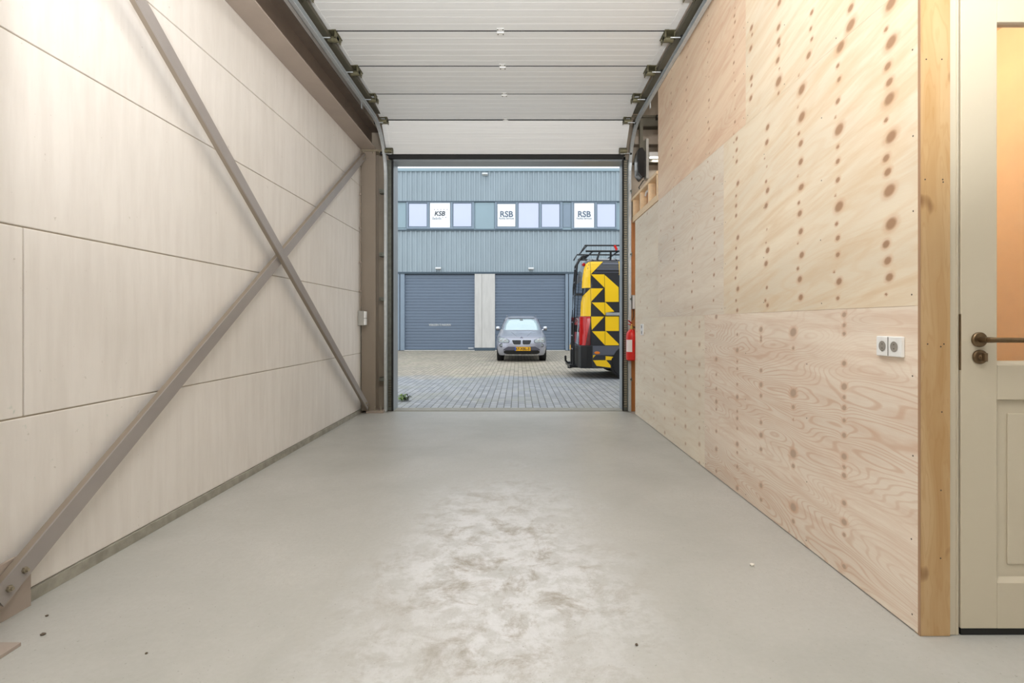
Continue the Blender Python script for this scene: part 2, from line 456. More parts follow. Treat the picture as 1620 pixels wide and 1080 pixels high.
# left wall: five rows of cream panels with open joints, dark plinth below
b = MB()
rows = [(0.055, 0.797), (0.803, 1.607), (1.613, 2.407), (2.413, 3.027), (3.033, 3.85), (3.856, CEIL)]
for i, (z0, z1) in enumerate(rows):
    cuts = [-4.2, 2.289, 2.295, YF] if i == 1 else [-4.2, YF]
    for a, c in ((cuts[0], cuts[1]),) + (((cuts[2], cuts[3]),) if len(cuts) > 2 else ()):
        b.box(XL - 0.12, XL, a, c, z0, z1)
wl = structure(b.build('wall_left', 'wall_panel', bevel=0.004), 'cream concrete panel wall on the left')
b = MB(); b.box(XL - 0.2, XL - 0.007, -4.2, YF, 0.0, CEIL)
b.build('joint_backing', mat('tan_joint_filler', C(176, 164, 146), 0.8, 0, 0.1, 10), wl)
b = MB(); b.box(XL - 0.02, XL + 0.012, -4.2, YF, 0.0, 0.052)
structure(b.build('baseboard_left', mat('grey_mortar_strip', C(150, 146, 134), 0.8, 0, 0.2, 14)), 'grey mortar strip along the foot of the left wall')

# back wall and far right wall behind the camera, wall above the door
b = MB(); b.box(XL - 0.2, XE, -4.3, -4.2, 0, CEIL); structure(b.build('wall_back', 'plain_wall'))
b = MB(); b.box(XE, XE + 0.1, -4.3, YF + 0.2, 0, CEIL); structure(b.build('wall_right', 'plain_wall'))

# front wall with the opening: two piers and a lintel
OX0, OX1, OZ = -1.703, 1.43, 3.41
b = MB()
b.box(XL - 0.2, OX0 - 0.05, YF, YF + 0.25, 0, CEIL)
b.box(OX1 + 0.035, XE + 0.1, YF, YF + 0.25, 0, CEIL)
b.box(OX0 - 0.05, OX1 + 0.035, YF, YF + 0.25, OZ + 0.06, CEIL)
structure(b.build('wall_front', 'pier'), 'grey brown front wall around the big opening')
b = MB()
b.box(OX0 - 0.05, OX0, YF - 0.01, YF + 0.26, 0, OZ + 0.06)
b.box(OX1, OX1 + 0.035, YF - 0.01, YF + 0.26, 0, OZ + 0.06)
b.box(OX0 - 0.05, OX1 + 0.035, YF - 0.01, YF + 0.26, OZ, OZ + 0.06)
structure(b.build('trim_1', 'jamb', bevel=0.004), 'blue-grey steel jamb around the big opening')
b = MB(); b.box(OX0 - 0.05, OX1 + 0.03, YF - 0.02, YF + 0.24, -0.1, 0.008)
structure(b.build('trim_2', mat('concrete_threshold', C(150, 148, 138), 0.7, 0.0, 0.12, 10), bevel=0.004), 'grey threshold strip under the opening')

# ----------------------------------------------------------------- plywood wall (studs + sheets)
KNOTS = [(254,124,1.7),(254,119,1.2),(254,115,1.2),(254,101,1.7),(254,90,2.2),(254,85,1.2),(254,80,1.7),(254,74,1.2),(254,67,1.7),(254,57,2.2),(254,52,1.2),(254,48,1.7),(254,35,1.7),(254,26,2.2),(254,20,1.2),(254,5,1.7),(301,115,3.3),(301,106,1.2),(301,81,3.3),(301,73,1.7),(301,66,0.8),(301,47,3.3),(301,40,1.7),(301,17,3.3),(301,9,1.7),(341,116,2.2),(341,111,1.2),(341,109,1.2),(341,90,1.7),(341,81,2.2),(341,74,1.7),(341,57,1.7),(341,49,2.2),(341,40,1.7),(341,17,2.2),(341,8,1.7),(378,112,1.2),(378,101,2.2),(378,93,1.2),(378,88,1.2),(378,77,1.2),(378,68,2.2),(378,58,1.2),(378,53,1.7),(378,46,1.2),(378,35,2.2),(378,29,1.2),(378,19,1.7),(378,4,2.2),(418,125,2.2),(418,92,2.2),(418,80,1.2),(418,69,1.7),(418,59,2.2),(418,53,1.2),(418,36,1.7),(418,22,2.2),(418,5,1.7),(457,121,1.2),(457,117,1.7),(457,102,2.2),(457,85,2.2),(457,75,1.2),(457,59,2.2),(457,43,1.7),(457,31,1.7),(457,17,2.2),(457,1,1.7),(495,119,1.7),(495,110,2.2),(495,93,2.2),(495,84,1.7),(495,75,1.7),(495,62,1.7),(495,51,1.2),(495,39,1.7),(495,25,2.2),(495,9,1.7),(529,110,1.7),(529,92,1.2),(529,67,1.7),(529,51,1.7),(529,26,1.7),(529,20,1.2),(565,118,1.7),(565,108,1.7),(565,88,2.2),(565,79,1.2),(565,61,1.7),(565,49,1.7),(565,35,1.7),(565,20,1.7),(565,5,2.2),(611,96,2.2),(611,79,1.2),(611,56,2.2),(611,36,1.2),(611,19,1.7),(611,12,1.2),(656,108,1.2),(656,98,1.2),(656,72,1.7),(656,53,1.2),(656,34,1.7),(656,13,1.2),(699,109,1.2),(699,73,1.2),(699,41,1.2),(699,12,1.2),(222,252,3.3),(225,243,1.2),(222,236,3.3),(224,227,2.2),(223,220,2.2),(223,213,3.3),(225,205,1.2),(222,197,3.3),(225,189,2.2),(224,183,2.2),(223,175,3.3),(257,252,3.3),(259,244,1.2),(258,237,1.7),(259,227,1.7),(261,220,0.8),(258,213,3.3),(259,205,1.2),(259,198,1.7),(259,189,1.7),(292,247,3.3),(296,239,0.8),(292,232,3.3),(295,224,1.2),(293,218,2.2),(293,208,2.2),(296,201,0.8),(292,194,2.2),(222,161,3.3),(225,153,2.2),(224,146,2.2),(223,139,2.2),(225,132,0.8),(261,182,0.8),(258,176,3.3),(260,168,1.2),(259,161,1.7),(259,153,1.7),(262,145,0.8),(258,140,2.2),(259,132,1.2),(293,194,2.2),(295,186,1.2),(294,180,2.2),(293,170,2.2),(296,164,0.8),(292,157,2.2),(296,150,1.2),(294,144,2.2),(293,134,2.2),(332,241,2.2),(333,232,2.2),(336,223,0.8),(333,217,0.8),(334,208,1.2),(332,202,2.2),(334,193,2.2),(333,178,0.8),(334,170,0.8),(332,165,2.2),(334,157,2.2),(333,142,1.2),(335,134,1.2),(332,131,1.7),(379,250,1.7),(379,242,1.7),(379,234,1.7),(377,218,2.2),(380,210,1.2),(380,203,1.7),(380,196,1.7),(377,180,2.2),(380,173,1.2),(379,166,1.7),(379,159,1.7),(381,152,1.2),(377,144,2.2),(380,136,1.2),(423,234,1.7),(424,222,1.2),(423,212,0.8),(422,202,1.7),(422,191,1.2),(422,183,1.2),(422,170,1.2),(423,158,1.7),(423,149,0.8),(424,138,1.2),(477,248,1.2),(476,233,0.8),(474,218,0.8),(474,208,0.8),(476,195,1.7),(474,186,1.2),(476,173,1.2),(475,165,1.2),(474,157,1.2),(477,148,1.7),(475,134,1.7),(532,240,1.7),(533,231,1.2),(533,215,1.7),(532,202,1.7),(530,193,1.2),(533,182,1.2),(531,172,1.2),(532,158,1.2),(531,142,0.8),(580,251,0.8),(581,236,0.8),(581,220,1.2),(579,205,0.8),(580,187,1.2),(579,171,1.2),(578,153,0.8),(579,143,1.7),(642,251,1.7),(642,236,0.8),(646,221,1.7),(646,210,0.8),(645,189,0.8),(642,178,1.7),(645,158,0.8),(642,138,1.7),(679,244,1.2),(681,232,0.8),(681,211,0.8),(679,199,0.8),(675,187,1.2),(676,168,0.8),(678,147,1.7),(384,249,0.8),(385,239,0.8),(437,251,0.8),(378,129,1.7),(249,266,2.2),(249,258,3.3),(317,309,2.2),(318,295,2.2),(318,287,2.2),(317,284,1.2),(319,276,2.2),(317,270,0.8),(318,263,3.3),(318,256,1.2),(282,283,1.7),(283,275,1.2),(282,269,1.2),(285,262,2.2),(295,256,0.8),(355,315,2.2),(354,310,1.2),(356,302,2.2),(355,282,2.2),(355,277,1.2),(356,269,2.2),(530,263,0.8),(533,255,0.8),(644,265,1.2),(681,274,0.8),(677,256,0.8),(382,344,0.8),(383,339,1.2),(382,334,1.2),(385,325,1.2),(384,319,0.8),(383,314,0.8),(384,306,1.2),(384,299,0.8),(382,292,0.8),(382,282,0.8),(382,272,0.8),(382,263,1.2),(384,255,0.8),(435,375,0.8),(437,370,0.8),(434,360,0.8),(435,354,0.8),(434,347,1.2),(437,343,0.8),(437,332,0.8),(434,319,0.8),(435,309,0.8),(434,300,1.2),(434,294,0.8),(436,283,1.2),(434,277,1.2),(435,268,0.8),(433,257,0.8),(491,407,1.2),(492,396,0.8),(490,383,1.2),(488,371,0.8),(491,363,1.2),(489,355,0.8),(490,344,1.2),(493,334,1.2),(491,323,1.2),(492,315,0.8),(490,304,0.8),(490,295,0.8),(490,287,1.2),(488,279,0.8),(488,268,0.8),(538,435,0.8),(540,425,1.2),(541,412,1.2),(537,405,1.2),(540,395,1.2),(537,386,1.2),(540,374,0.8),(541,366,0.8),(542,352,1.2),(540,340,1.2),(537,333,0.8),(538,325,0.8),(537,312,0.8),(538,306,1.2),(538,295,1.2),(541,289,1.2),(541,282,0.8)]
def dense(rnd, y0, y1, z0, z1, cols, lo, hi, sz):
    out = []
    for cy in cols:
        z = z0 + rnd.uniform(0, hi)
        while z < z1:
            out.append((cy * 100 + rnd.uniform(-1.5, 1.5), z * 100, rnd.choice(sz))); z += rnd.uniform(lo, hi)
    return out
b = MB()
b.box(XR + 0.016, XR + 0.098, YD + 0.02, 5.92, 0.0, 3.74)
b.box(XR + 0.016, XR + 0.098, 5.92, 7.08, 0.0, 2.56)
wp = structure(b.build('wall_partition', 'orange_wood'), 'plywood clad partition wall on the right')
def sheet(y0, y1, z0, z1, m, step=0.0105, tailed=True):
    ny = int((y1 - y0) / step) + 1; nz = int((z1 - z0) / step) + 1
    ys = np.linspace(y0, y1, ny); zs = np.linspace(z0, z1, nz)
    Y, Z = np.meshgrid(ys, zs, indexing='ij')
    K = np.full(Y.shape, 6.0)
    for (ky, kz, s) in KNOTS:
        ky /= 100; kz /= 100
        if not (y0 - 0.1 < ky < y1 + 0.1 and z0 - 0.06 < kz < z1 + 0.06): continue
        if y0 + 0.0 > ky or ky > y1 or kz < z0 or kz > z1: continue
        rz = 0.0070 * s * (1.0 if s > 1.5 else 1.15); ry = rz * 1.4
        dy = (Y - ky); dz = (Z - kz) + 0.15 * dy
        K = np.minimum(K, np.sqrt((dy / ry) ** 2 + (dz / rz) ** 2))
    v = [(XR, float(Y[i, j]), float(Z[i, j])) for i in range(ny) for j in range(nz)]
    kv = K.reshape(-1).tolist()
    f = [(i * nz + j, i * nz + j + 1, (i + 1) * nz + j + 1, (i + 1) * nz + j) for i in range(ny - 1) for j in range(nz - 1)]
    mi = [0] * len(f)
    n0 = len(v)
    bx = [(XR + 0.0006, XR + 0.015), (y0, y1), (z0, z1)]
    v += [(x, y, z) for x in bx[0] for y in bx[1] for z in bx[2]]
    f += [tuple(n0 + i for i in q) for q in ((4, 6, 7, 5), (0, 4, 5, 1), (2, 3, 7, 6), (0, 2, 6, 4), (1, 5, 7, 3), (0, 1, 3, 2))]
    kv += [6.0] * 8; mi += [0] * 6
    # screw heads, part of the sheet
    rnd = random.Random(int(y0 * 100 + z0 * 10))
    for sy in np.arange(y0 + 0.03, y1, (y1 - y0 - 0.06) / 3):
        for sz in np.arange(z0 + 0.05, z1, 0.31):
            cy = sy + rnd.uniform(-0.006, 0.006); cz = sz + rnd.uniform(-0.02, 0.02)
            if cz > z1 - 0.02: continue
            n1 = len(v); r = 0.0038
            v += [(XR - 0.0008, cy + r * math.cos(q * PI / 4), cz + r * math.sin(q * PI / 4)) for q in range(8)]
            kv += [6.0] * 8; f.append(tuple(range(n1, n1 + 8))); mi.append(1)
    me = bpy.data.meshes.new('plywood_sheet'); me.from_pydata(v, [], f)
    me.materials.append(M[m]); me.materials.append(M['dirt'])
    me.polygons.foreach_set('material_index', mi)
    at = me.attributes.new('knot', 'FLOAT', 'POINT'); at.data.foreach_set('value', kv)
    o = bpy.data.objects.new('plywood_sheet', me); COL.objects.link(o); o.parent = wp
    return o
g = 0.0012
R1, R2, R3 = 1.268, 2.545, 3.765
sheet(YD, 4.44 - g, 0.006, R1 - g, 'ply_flame')
sheet(4.44, 7.08, 0.006, R1 - g, 'ply_knotty')
sheet(YD, 4.03 - g, R1, R2 - g, 'ply_cream')
sheet(4.03, 5.92 - g, R1, R2 - g, 'ply_pale')
sheet(5.92, 7.08, R1, R2 - g, 'ply_knotty')
sheet(YD, 3.64 - g, R2, R3, 'ply_cream')
sheet(3.64, 5.92, R2, R3, 'ply_pink')
# edge board that closes the end of the partition beside the white door
b = MB(); b.box(XR + 0.001, XR + 0.114, YD - 0.012, YD + 0.018, 0.002, 3.765)
b.box(XR - 0.001, XR + 0.0015, YD - 0.012, YD - 0.0005, 0.002, 3.765, 1)
rnd = random.Random(4)
for z in (2.82, 2.33, 1.87, 1.86, 1.24, 1.23, 0.98, 0.68, 0.42, 0.11, 3.2):
    for x in ((0.022, 0.085) if z in (2.82, 2.33, 1.87, 0.11, 1.24, 3.2) else (0.08,)):
        cx = XR + x + rnd.uniform(-0.005, 0.008); cz = z - 0.12
        b.add([(cx + 0.0032 * math.cos(q * PI / 4), YD - 0.0125, cz + 0.0032 * math.sin(q * PI / 4)) for q in range(8)], [tuple(range(8))], 2)
b.build('edge_board', ['stud', 'ply_cream', 'dirt'], wp, recalc=False)
# open stud framing left uncovered above the last sheet
b = MB()
b.box(XR, XR + 0.1, 5.94, 7.28, 2.556, 2.63); wf = b.build('bottom_rail', mat('pale_framing_timber', C(236, 208, 168), 0.6, 0, 0.08, 8, (3, 3, 3)), wp)
fr = wf.data.materials[0]
b = MB(); b.box(XR - 0.01, XR + 0.1, 5.94, 7.30, 2.85, 2.885); b.build('top_rail', fr, wp)
for yy in (5.96, 6.35, 6.78, 7.2):
    b = MB(); b.box(XR, XR + 0.09, yy, yy + 0.04, 2.63, 2.85); b.build('stud', fr, wp)
b = MB(); b.box(XR + 0.085, XR + 0.1, 5.94, 7.28, 2.6, 2.86); b.build('backing_board', 'orange_wood', wp)
b = MB(); b.tube([(XR + 0.04, 6.48, 2.63), (XR + 0.04, 6.48, 2.75), (XR + 0.04, 6.53, 2.81), (XR + 0.04, 6.61, 2.82), (XR + 0.04, 6.67, 2.78)], 0.012)
b.build('cable_conduit', 'white_plastic', wp)
# reddish brown post between the last sheet and the front wall
b = MB(); b.box(1.53, 1.65, 7.302, 7.338, 0.0, 2.60)
tag(b.build('timber_post', 'orange_wood', bevel=0.003), 'red-brown varnished timber post behind the fire extinguisher', 'post')

# ----------------------------------------------------------------- steel girts and wall behind, seen above the framing
for z0, z1, n, mm in ((3.84, 3.97, 3, 'girt'), (3.60, 3.68, 4, 'taupe'), (3.36, 3.40, 5, 'girt')):
    b = MB(); b.box(1.56, XE, YF - 0.12, YF - 0.002, z0, z1 - 0.02); b.box(1.56, XE, YF - 0.13, YF - 0.1205, z0, z1 + 0.02)
    structure(b.build('trim_%d' % n, mm))

# ----------------------------------------------------------------- room behind the glazed door
b = MB()
b.box(2.95, 3.02, YD + 0.1, 4.3, 0, 3.0)
b.box(1.66, 3.02, 4.3, 4.36, 0, 3.0)
b.box(1.64, 3.02, YD + 0.1, 4.36, 3.0, 3.05)
b.box(1.64, 1.66, YD + 0.1, 4.36, 0, 3.0)
structure(b.build('wall_inner_room', 'peach'), 'peach coloured walls behind the glazed door')
# header wall above and to the right of the door
b = MB()
b.box(XR + 0.114, XE, YD + 0.01, YD + 0.1, 2.70, CEIL)
b.box(2.72, XE, YD + 0.01, YD + 0.1, 0, 2.70)
structure(b.build('wall_door_side', 'cream_paint'))

# white glazed door: casing, leaf with frame-and-panel mouldings, glass, furniture
d = struct_root('door_1', (1.70, YD, 0), 'cream panelled interior door with tall glass pane')
CX0 = XR + 0.1145
b = MB()
b.box(CX0, 1.694, YD - 0.004, YD + 0.09, 0.002, 2.70)
b.box(CX0 + 0.028, CX0 + 0.031, YD - 0.008, YD, 0.002, 2.70)
b.box(2.64, 2.72, YD - 0.004, YD + 0.09, 0.002, 2.70)
b.box(1.694, 2.64, YD - 0.004, YD + 0.09, 2.63, 2.70)
b.build('casing', 'cream_paint', d, bevel=0.003)
LX0, LX1, LZ0, LZ1, LY0, LY1 = 1.699, 2.635, 0.028, 2.626, YD - 0.008, YD + 0.035
GX0, GX1, GZ0, GZ1 = 1.838, 2.496, 1.04, 2.355
b = MB()
b.box(LX0, GX0, LY0, LY1, LZ0, LZ1)
b.box(GX1, LX1, LY0, LY1, LZ0, LZ1)
b.box(GX0, GX1, LY0, LY1, GZ1, LZ1)
b.box(GX0, GX1, LY0, LY1, 0.905, GZ0)
b.box(GX0, GX1, LY0, LY1, LZ0, 0.205)
leaf = b.build('leaf', 'cream_paint', d, bevel=0.003)
b = MB()     # lower raised panel
b.box(GX0, GX1, LY0 + 0.014, LY1 - 0.004, 0.205, 0.905)
px0, px1, pz0, pz1 = GX0 + 0.048, GX1 - 0.048, 0.27, 0.852
b.prism([(px0, pz0), (px1, pz0), (px1, pz1), (px0, pz1)], 'y', LY0 + 0.014, LY0 + 0.008)
b.build('raised_panel', 'cream_paint', d, bevel=0.003)
b = MB()     # sloped beads
b.prism([(LY0 + 0.002, 0.205), (LY0 + 0.014, 0.222), (LY0 + 0.014, 0.205)], 'x', GX0, GX1)
b.prism([(LY0 + 0.002, 1.04), (LY0 + 0.012, 1.055), (LY0 + 0.02, 1.04)], 'x', GX0, GX1)
b.build('bead', 'cream_paint', d)
glass = bpy.data.materials.new('clear_glass'); gt = NT(glass)
gt.b.inputs['Base Color'].default_value = (1, 1, 1, 1); gt.b.inputs['Roughness'].default_value = 0.02
gt.b.inputs['Transmission Weight'].default_value = 1.0; gt.b.inputs['IOR'].default_value = 1.45
M['glass'] = glass
b = MB(); b.box(GX0 - 0.005, GX1 + 0.005, YD + 0.01, YD + 0.014, GZ0 - 0.005, GZ1 + 0.005)
b.build('glass_pane', 'glass', d)
b = MB()
b.box(2.35, 2.385, 4.28, 4.30, 0.3, 1.98); b.box(2.62, 2.66, 4.28, 4.30, 0.3, 1.98)
b.box(2.35, 2.66, 4.281, 4.299, 1.95, 1.98)
tag(b.build('wooden_lath_frame', 'brown_wood'), 'pale brown lath frame on the wall behind the glazed door', 'frame')
b = MB(); b.box(1.6945, 1.6985, YD - 0.009, YD - 0.003, 1.02, 1.235); b.build('strike_plate', 'bronze', d)
hx, hz = 1.766, 1.137
b = MB(); b.lathe((hx, LY0, hz), [(0.0285, 0), (0.0285, -0.008), (0.026, -0.011), (0.011, -0.012), (0.011, -0.045)], 28, axis='y')
b2 = MB(); b2.box(LX0 + 0.004, LX1 - 0.004, LY0 + 0.006, LY1 - 0.004, 0.001, 0.03); b2.build('bottom_strip', 'black', d)  # black strip added to paint the gap under the leaf dark
h = b.build('handle_rose', 'bronze', d, smooth=True)
b = MB(); b.tube([(hx, LY0 - 0.03, hz), (hx + 0.004, LY0 - 0.05, hz), (hx + 0.02, LY0 - 0.056, hz), (hx + 0.19, LY0 - 0.056, hz - 0.001)], [0.011, 0.011, 0.0098, 0.0095], 14)
b.build('door_handle', 'bronze', d, smooth=True)
b = MB(); b.lathe((hx + 0.002, LY0, hz - 0.066), [(0.0275, 0), (0.0275, -0.008), (0.025, -0.011), (0.010, -0.012), (0.009, -0.02)], 28, axis='y')
b.box(hx - 0.004, hx + 0.008, LY0 - 0.034, LY0 - 0.018, hz - 0.082, hz - 0.050)
b.build('turn_lock', 'bronze', d, bevel=0.002)

# ----------------------------------------------------------------- double wall socket, small socket, switch box
t = thing('wall_socket', 'white double wall socket on plywood beside the amber edge board', 'socket', (XR, 2.214, 1.063))
b = MB(); b.box(XR - 0.016, XR, 2.139, 2.289, 1.063, 1.146); b.build('cover_frame', 'white_plastic', t, bevel=0.004)
for cy in (2.179, 2.249):
    b = MB()
    b.lathe((XR - 0.0162, cy, 1.1045), [(0.0215, -0.0012), (0.0205, -0.0018), (0.019, -0.0004)], 28, axis='x')
    b.build('socket_outlet', 'socket_dark', t, smooth=True)
    b = MB(); b.box(XR - 0.018, XR - 0.0155, cy - 0.0008 + 0.035, cy + 0.0008 + 0.035, 1.066, 1.143) if cy < 2.2 else b.box(XR - 0.018, XR - 0.0175, cy - 0.003, cy + 0.003, 1.082, 1.086)
    for dz in (-0.0095, 0.0095):
        b.lathe((XR - 0.0175, cy, 1.1045 + dz * 0.9), [(0.0026, -0.0006), (0.0026, 0.0)], 10, axis='x')
    b.build('pin_hole', 'girt', t)
t = thing('wall_socket', 'small white socket low on the far end of the plywood wall', 'socket', (XR, 6.64, 1.04))
b = MB(); b.box(XR - 0.014, XR, 6.58, 6.72, 1.05, 1.19); b.build('cover_frame', 'white_plastic', t, bevel=0.004)
for z in (1.085, 1.155):
    b = MB(); b.lathe((XR - 0.0142, 6.65, z), [(0.022, -0.001), (0.02, -0.0004)], 20, axis='x'); b.build('socket_outlet', 'socket_dark', t)
t = thing('switch_box', 'pale grey switch box at the corner of the left wall', 'switch', (-2.07, 7.1, 1.2))
b = MB(); b.box(-2.108, -2.03, 7.05, 7.135, 1.17, 1.36); b.build('housing', 'grey_plastic', t, bevel=0.006)
b = MB(); b.box(-2.03, -2.008, 7.055, 7.13, 1.175, 1.262); b.box(-2.03, -2.008, 7.055, 7.13, 1.268, 1.355); b.build('rocker', 'white_plastic', t, bevel=0.004)
t = thing('conduit', 'thin brown conduit climbing the far corner of the left wall', 'conduit', (-2.09, 7.13, 1.36))
b = MB(); b.tube([(-2.09, 7.12, 1.36), (-2.09, 7.12, 3.50)], 0.008); b.build('pipe', 'taupe', t, smooth=True)
for z in (1.62, 2.0, 2.45, 2.9, 3.3):
    b = MB(); b.box(-2.11, -2.076, 7.105, 7.135, z, z + 0.015); b.build('clip', 'beam', t)

# ----------------------------------------------------------------- steel frame on the left
def i_section(b, axis, c, h, w, a, e, tf=0.012, tw=0.009):
    pass
t = thing('steel_column', 'taupe steel column in the far left corner beside the opening', 'column', (-1.99, 7.25, 0), 'steel columns along the left wall')
b = MB()
b.box(-2.095, -1.905, 7.175, 7.187, 0.03, 3.52); b.box(-2.095, -1.905, 7.318, 7.33, 0.03, 3.52); b.box(-2.005, -1.996, 7.187, 7.318, 0.03, 3.52)
b.build('shaft', 'taupe', t)
b = MB(); b.box(-2.03, -1.80, 7.16, 7.335, 0.0, 0.034); b.build('base_plate', 'beam', t, bevel=0.003)
for x in (-1.985, -1.915, -1.835):
    b = MB(); b.lathe((x, 7.168 if x > -1.86 else 7.168, 0.034), [(0.012, 0), (0.012, 0.012), (0.006, 0.013), (0.006, 0.06)], 8); b.build('anchor_bolt', 'bolt', t)
b = MB(); b.box(-2.10, -1.80, 7.165, 7.335, 3.49, 3.517)
for x in (-2.07, -1.94, -1.85): b.lathe((x, 7.172, 3.49), [(0.012, 0), (0.012, -0.02)], 8)
b.build('head_plate', 'bolt', t)
t = thing('steel_column', 'steel column foot with square base plate at the near left corner', 'column', (-1.99, 1.86, 0), 'steel columns along the left wall')
b = MB()
b.box(-2.09, -1.90, 1.76, 1.772, 0.012, 3.52); b.box(-2.09, -1.90, 1.925, 1.937, 0.012, 3.52); b.box(-2.0, -1.99, 1.772, 1.925, 0.012, 3.52)
b.build('shaft', 'taupe', t)
b = MB(); b.box(-2.10, -1.85, 1.70, 2.0, 0.0, 0.014); b.build('base_plate', 'beam', t, bevel=0.002)
b = MB(); b.prism([(1.937, 0.014), (1.937, 0.0), (2.285, 0.0), (2.285, 0.15), (2.22, 0.235), (1.937, 0.215)], 'x', -2.085, -2.0725); b.build('gusset_plate', 'beam', t)

t = thing('roof_edge_beam', 'long taupe steel beam running above the left wall', 'beam', (-2.0, 4.5, 3.52))
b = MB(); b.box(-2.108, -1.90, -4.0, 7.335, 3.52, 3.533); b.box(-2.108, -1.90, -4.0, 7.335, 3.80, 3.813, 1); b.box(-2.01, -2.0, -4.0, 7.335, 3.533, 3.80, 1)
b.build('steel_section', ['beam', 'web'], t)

def brace(p0, p1, x0, x1, label, w=0.082):
    a = Vector((p0[0], p0[1])); c = Vector((p1[0], p1[1])); dd = (c - a).normalized(); n = Vector((-dd.y, dd.x)) * w / 2
    q = [a + n, c + n, c - n, a - n]
    t = thing('diagonal_brace', label, 'brace', ((x0 + x1) / 2, (a.x + c.x) / 2, (a.y + c.y) / 2), 'crossed braces on the left wall')
    b = MB(); b.prism([(v.x, v.y) for v in q], 'x', x1 - 0.008, x1); b.build('wide_flange', 'brace', t)
    s = 1 if (c.y - a.y) > 0 else -1      # narrow flange on the near edge, its shade painted in as darker taupe
    e0 = a + n * s; e1 = c + n * s; nn = n.normalized() * s * 0.008
    b = MB(); b.prism([(e0.x, e0.y), (e1.x, e1.y), (e1.x - nn.x, e1.y - nn.y), (e0.x - nn.x, e0.y - nn.y)], 'x', x0, x1 - 0.008); b.build('narrow_flange', 'taupe', t)
    for p, k in ((a, 1), (a, 2.6), (c, -1), (c, -2.6)):
        pp = p + dd * 0.05 * k
        b = MB(); b.lathe((x1, pp.x, pp.y), [(0.013, 0), (0.013, 0.01), (0.007, 0.011), (0.007, 0.02)], 6, axis='x'); b.build('bolt', 'bolt', t)
brace((2.10, 0.115), (7.14, 3.42), -2.068, -2.032, 'grey diagonal brace rising from near floor plate to far top corner')
brace((1.95, 3.49), (7.14, 0.085), -2.028, -1.992, 'grey diagonal brace falling from the near top to the far floor corner')

# ----------------------------------------------------------------- overhead sectional door
XC = -0.165; HW = 1.61
dj = struct_root('door_2', (XC, 5.0, 3.8), 'white sectional garage door raised under the ceiling')
joints = [(7.27, 3.475), (6.95, 3.828), (6.34, 3.90), (5.65, 3.90), (4.97, 3.90), (4.29, 3.90), (3.61, 3.90)]
TH = 0.042
for i in range(6):
    a = Vector(joints[i]); c = Vector(joints[i + 1]); dd = (c - a); L = dd.length; dd /= L
    up = Vector((-dd.y, dd.x));
    if up.y < 0: up = -up
    a2 = a + dd * 0.012; L2 = L - 0.024
    pts = []
    k = 6
    for j in range(k + 1):
        s = L2 * j / k
        if 0 < j < k:
            for ds, dp in ((-0.003, 0), (-0.001, 0.0012), (0.001, 0.0012), (0.003, 0)):
                p = a2 + dd * (s + ds) + up * dp; pts.append((p.x, p.y))
        else:
            p = a2 + dd * s; pts.append((p.x, p.y))
    e = a2 + dd * L2 + up * TH; f0 = a2 + up * TH
    pts += [(e.x, e.y), (f0.x, f0.y)]
    b = MB(); b.prism(pts, 'x', XC - HW, XC + HW); b.build('door_panel', 'door_panel', dj)
    m0 = a + up * 0.0015; m1 = m0 + up * 0.02
    q0 = m0 - dd * 0.0118; q1 = m0 + dd * 0.0118; q2 = m1 + dd * 0.0118; q3 = m1 - dd * 0.0118
    b = MB(); b.prism([(q0.x, q0.y), (q1.x, q1.y), (q2.x, q2.y), (q3.x, q3.y)], 'x', XC - HW, XC + HW); b.build('joint_seal', 'black', dj)
b = MB(); b.prism([(7.255, 3.425), (7.292, 3.425), (7.292, 3.472), (7.255, 3.472)], 'x', XC - HW + 0.02, XC + HW - 0.02); b.build('bottom_strip', 'black', dj)
# end caps along both sides of the panels
for sx in (-1, 1):
    for i in range(6):
        a = Vector(joints[i]); c = Vector(joints[i + 1]); dd = (c - a).normalized()
        b = MB(); b.bar((XC + sx * (HW - 0.03), a.x + dd.x * .01, a.y - 0.001 + dd.y * .01), (XC + sx * (HW - 0.03), c.x - dd.x * .01, c.y - 0.001 - dd.y * .01), 0.06, 0.006, m=0)
        b.build('end_cap', 'door_panel', dj)
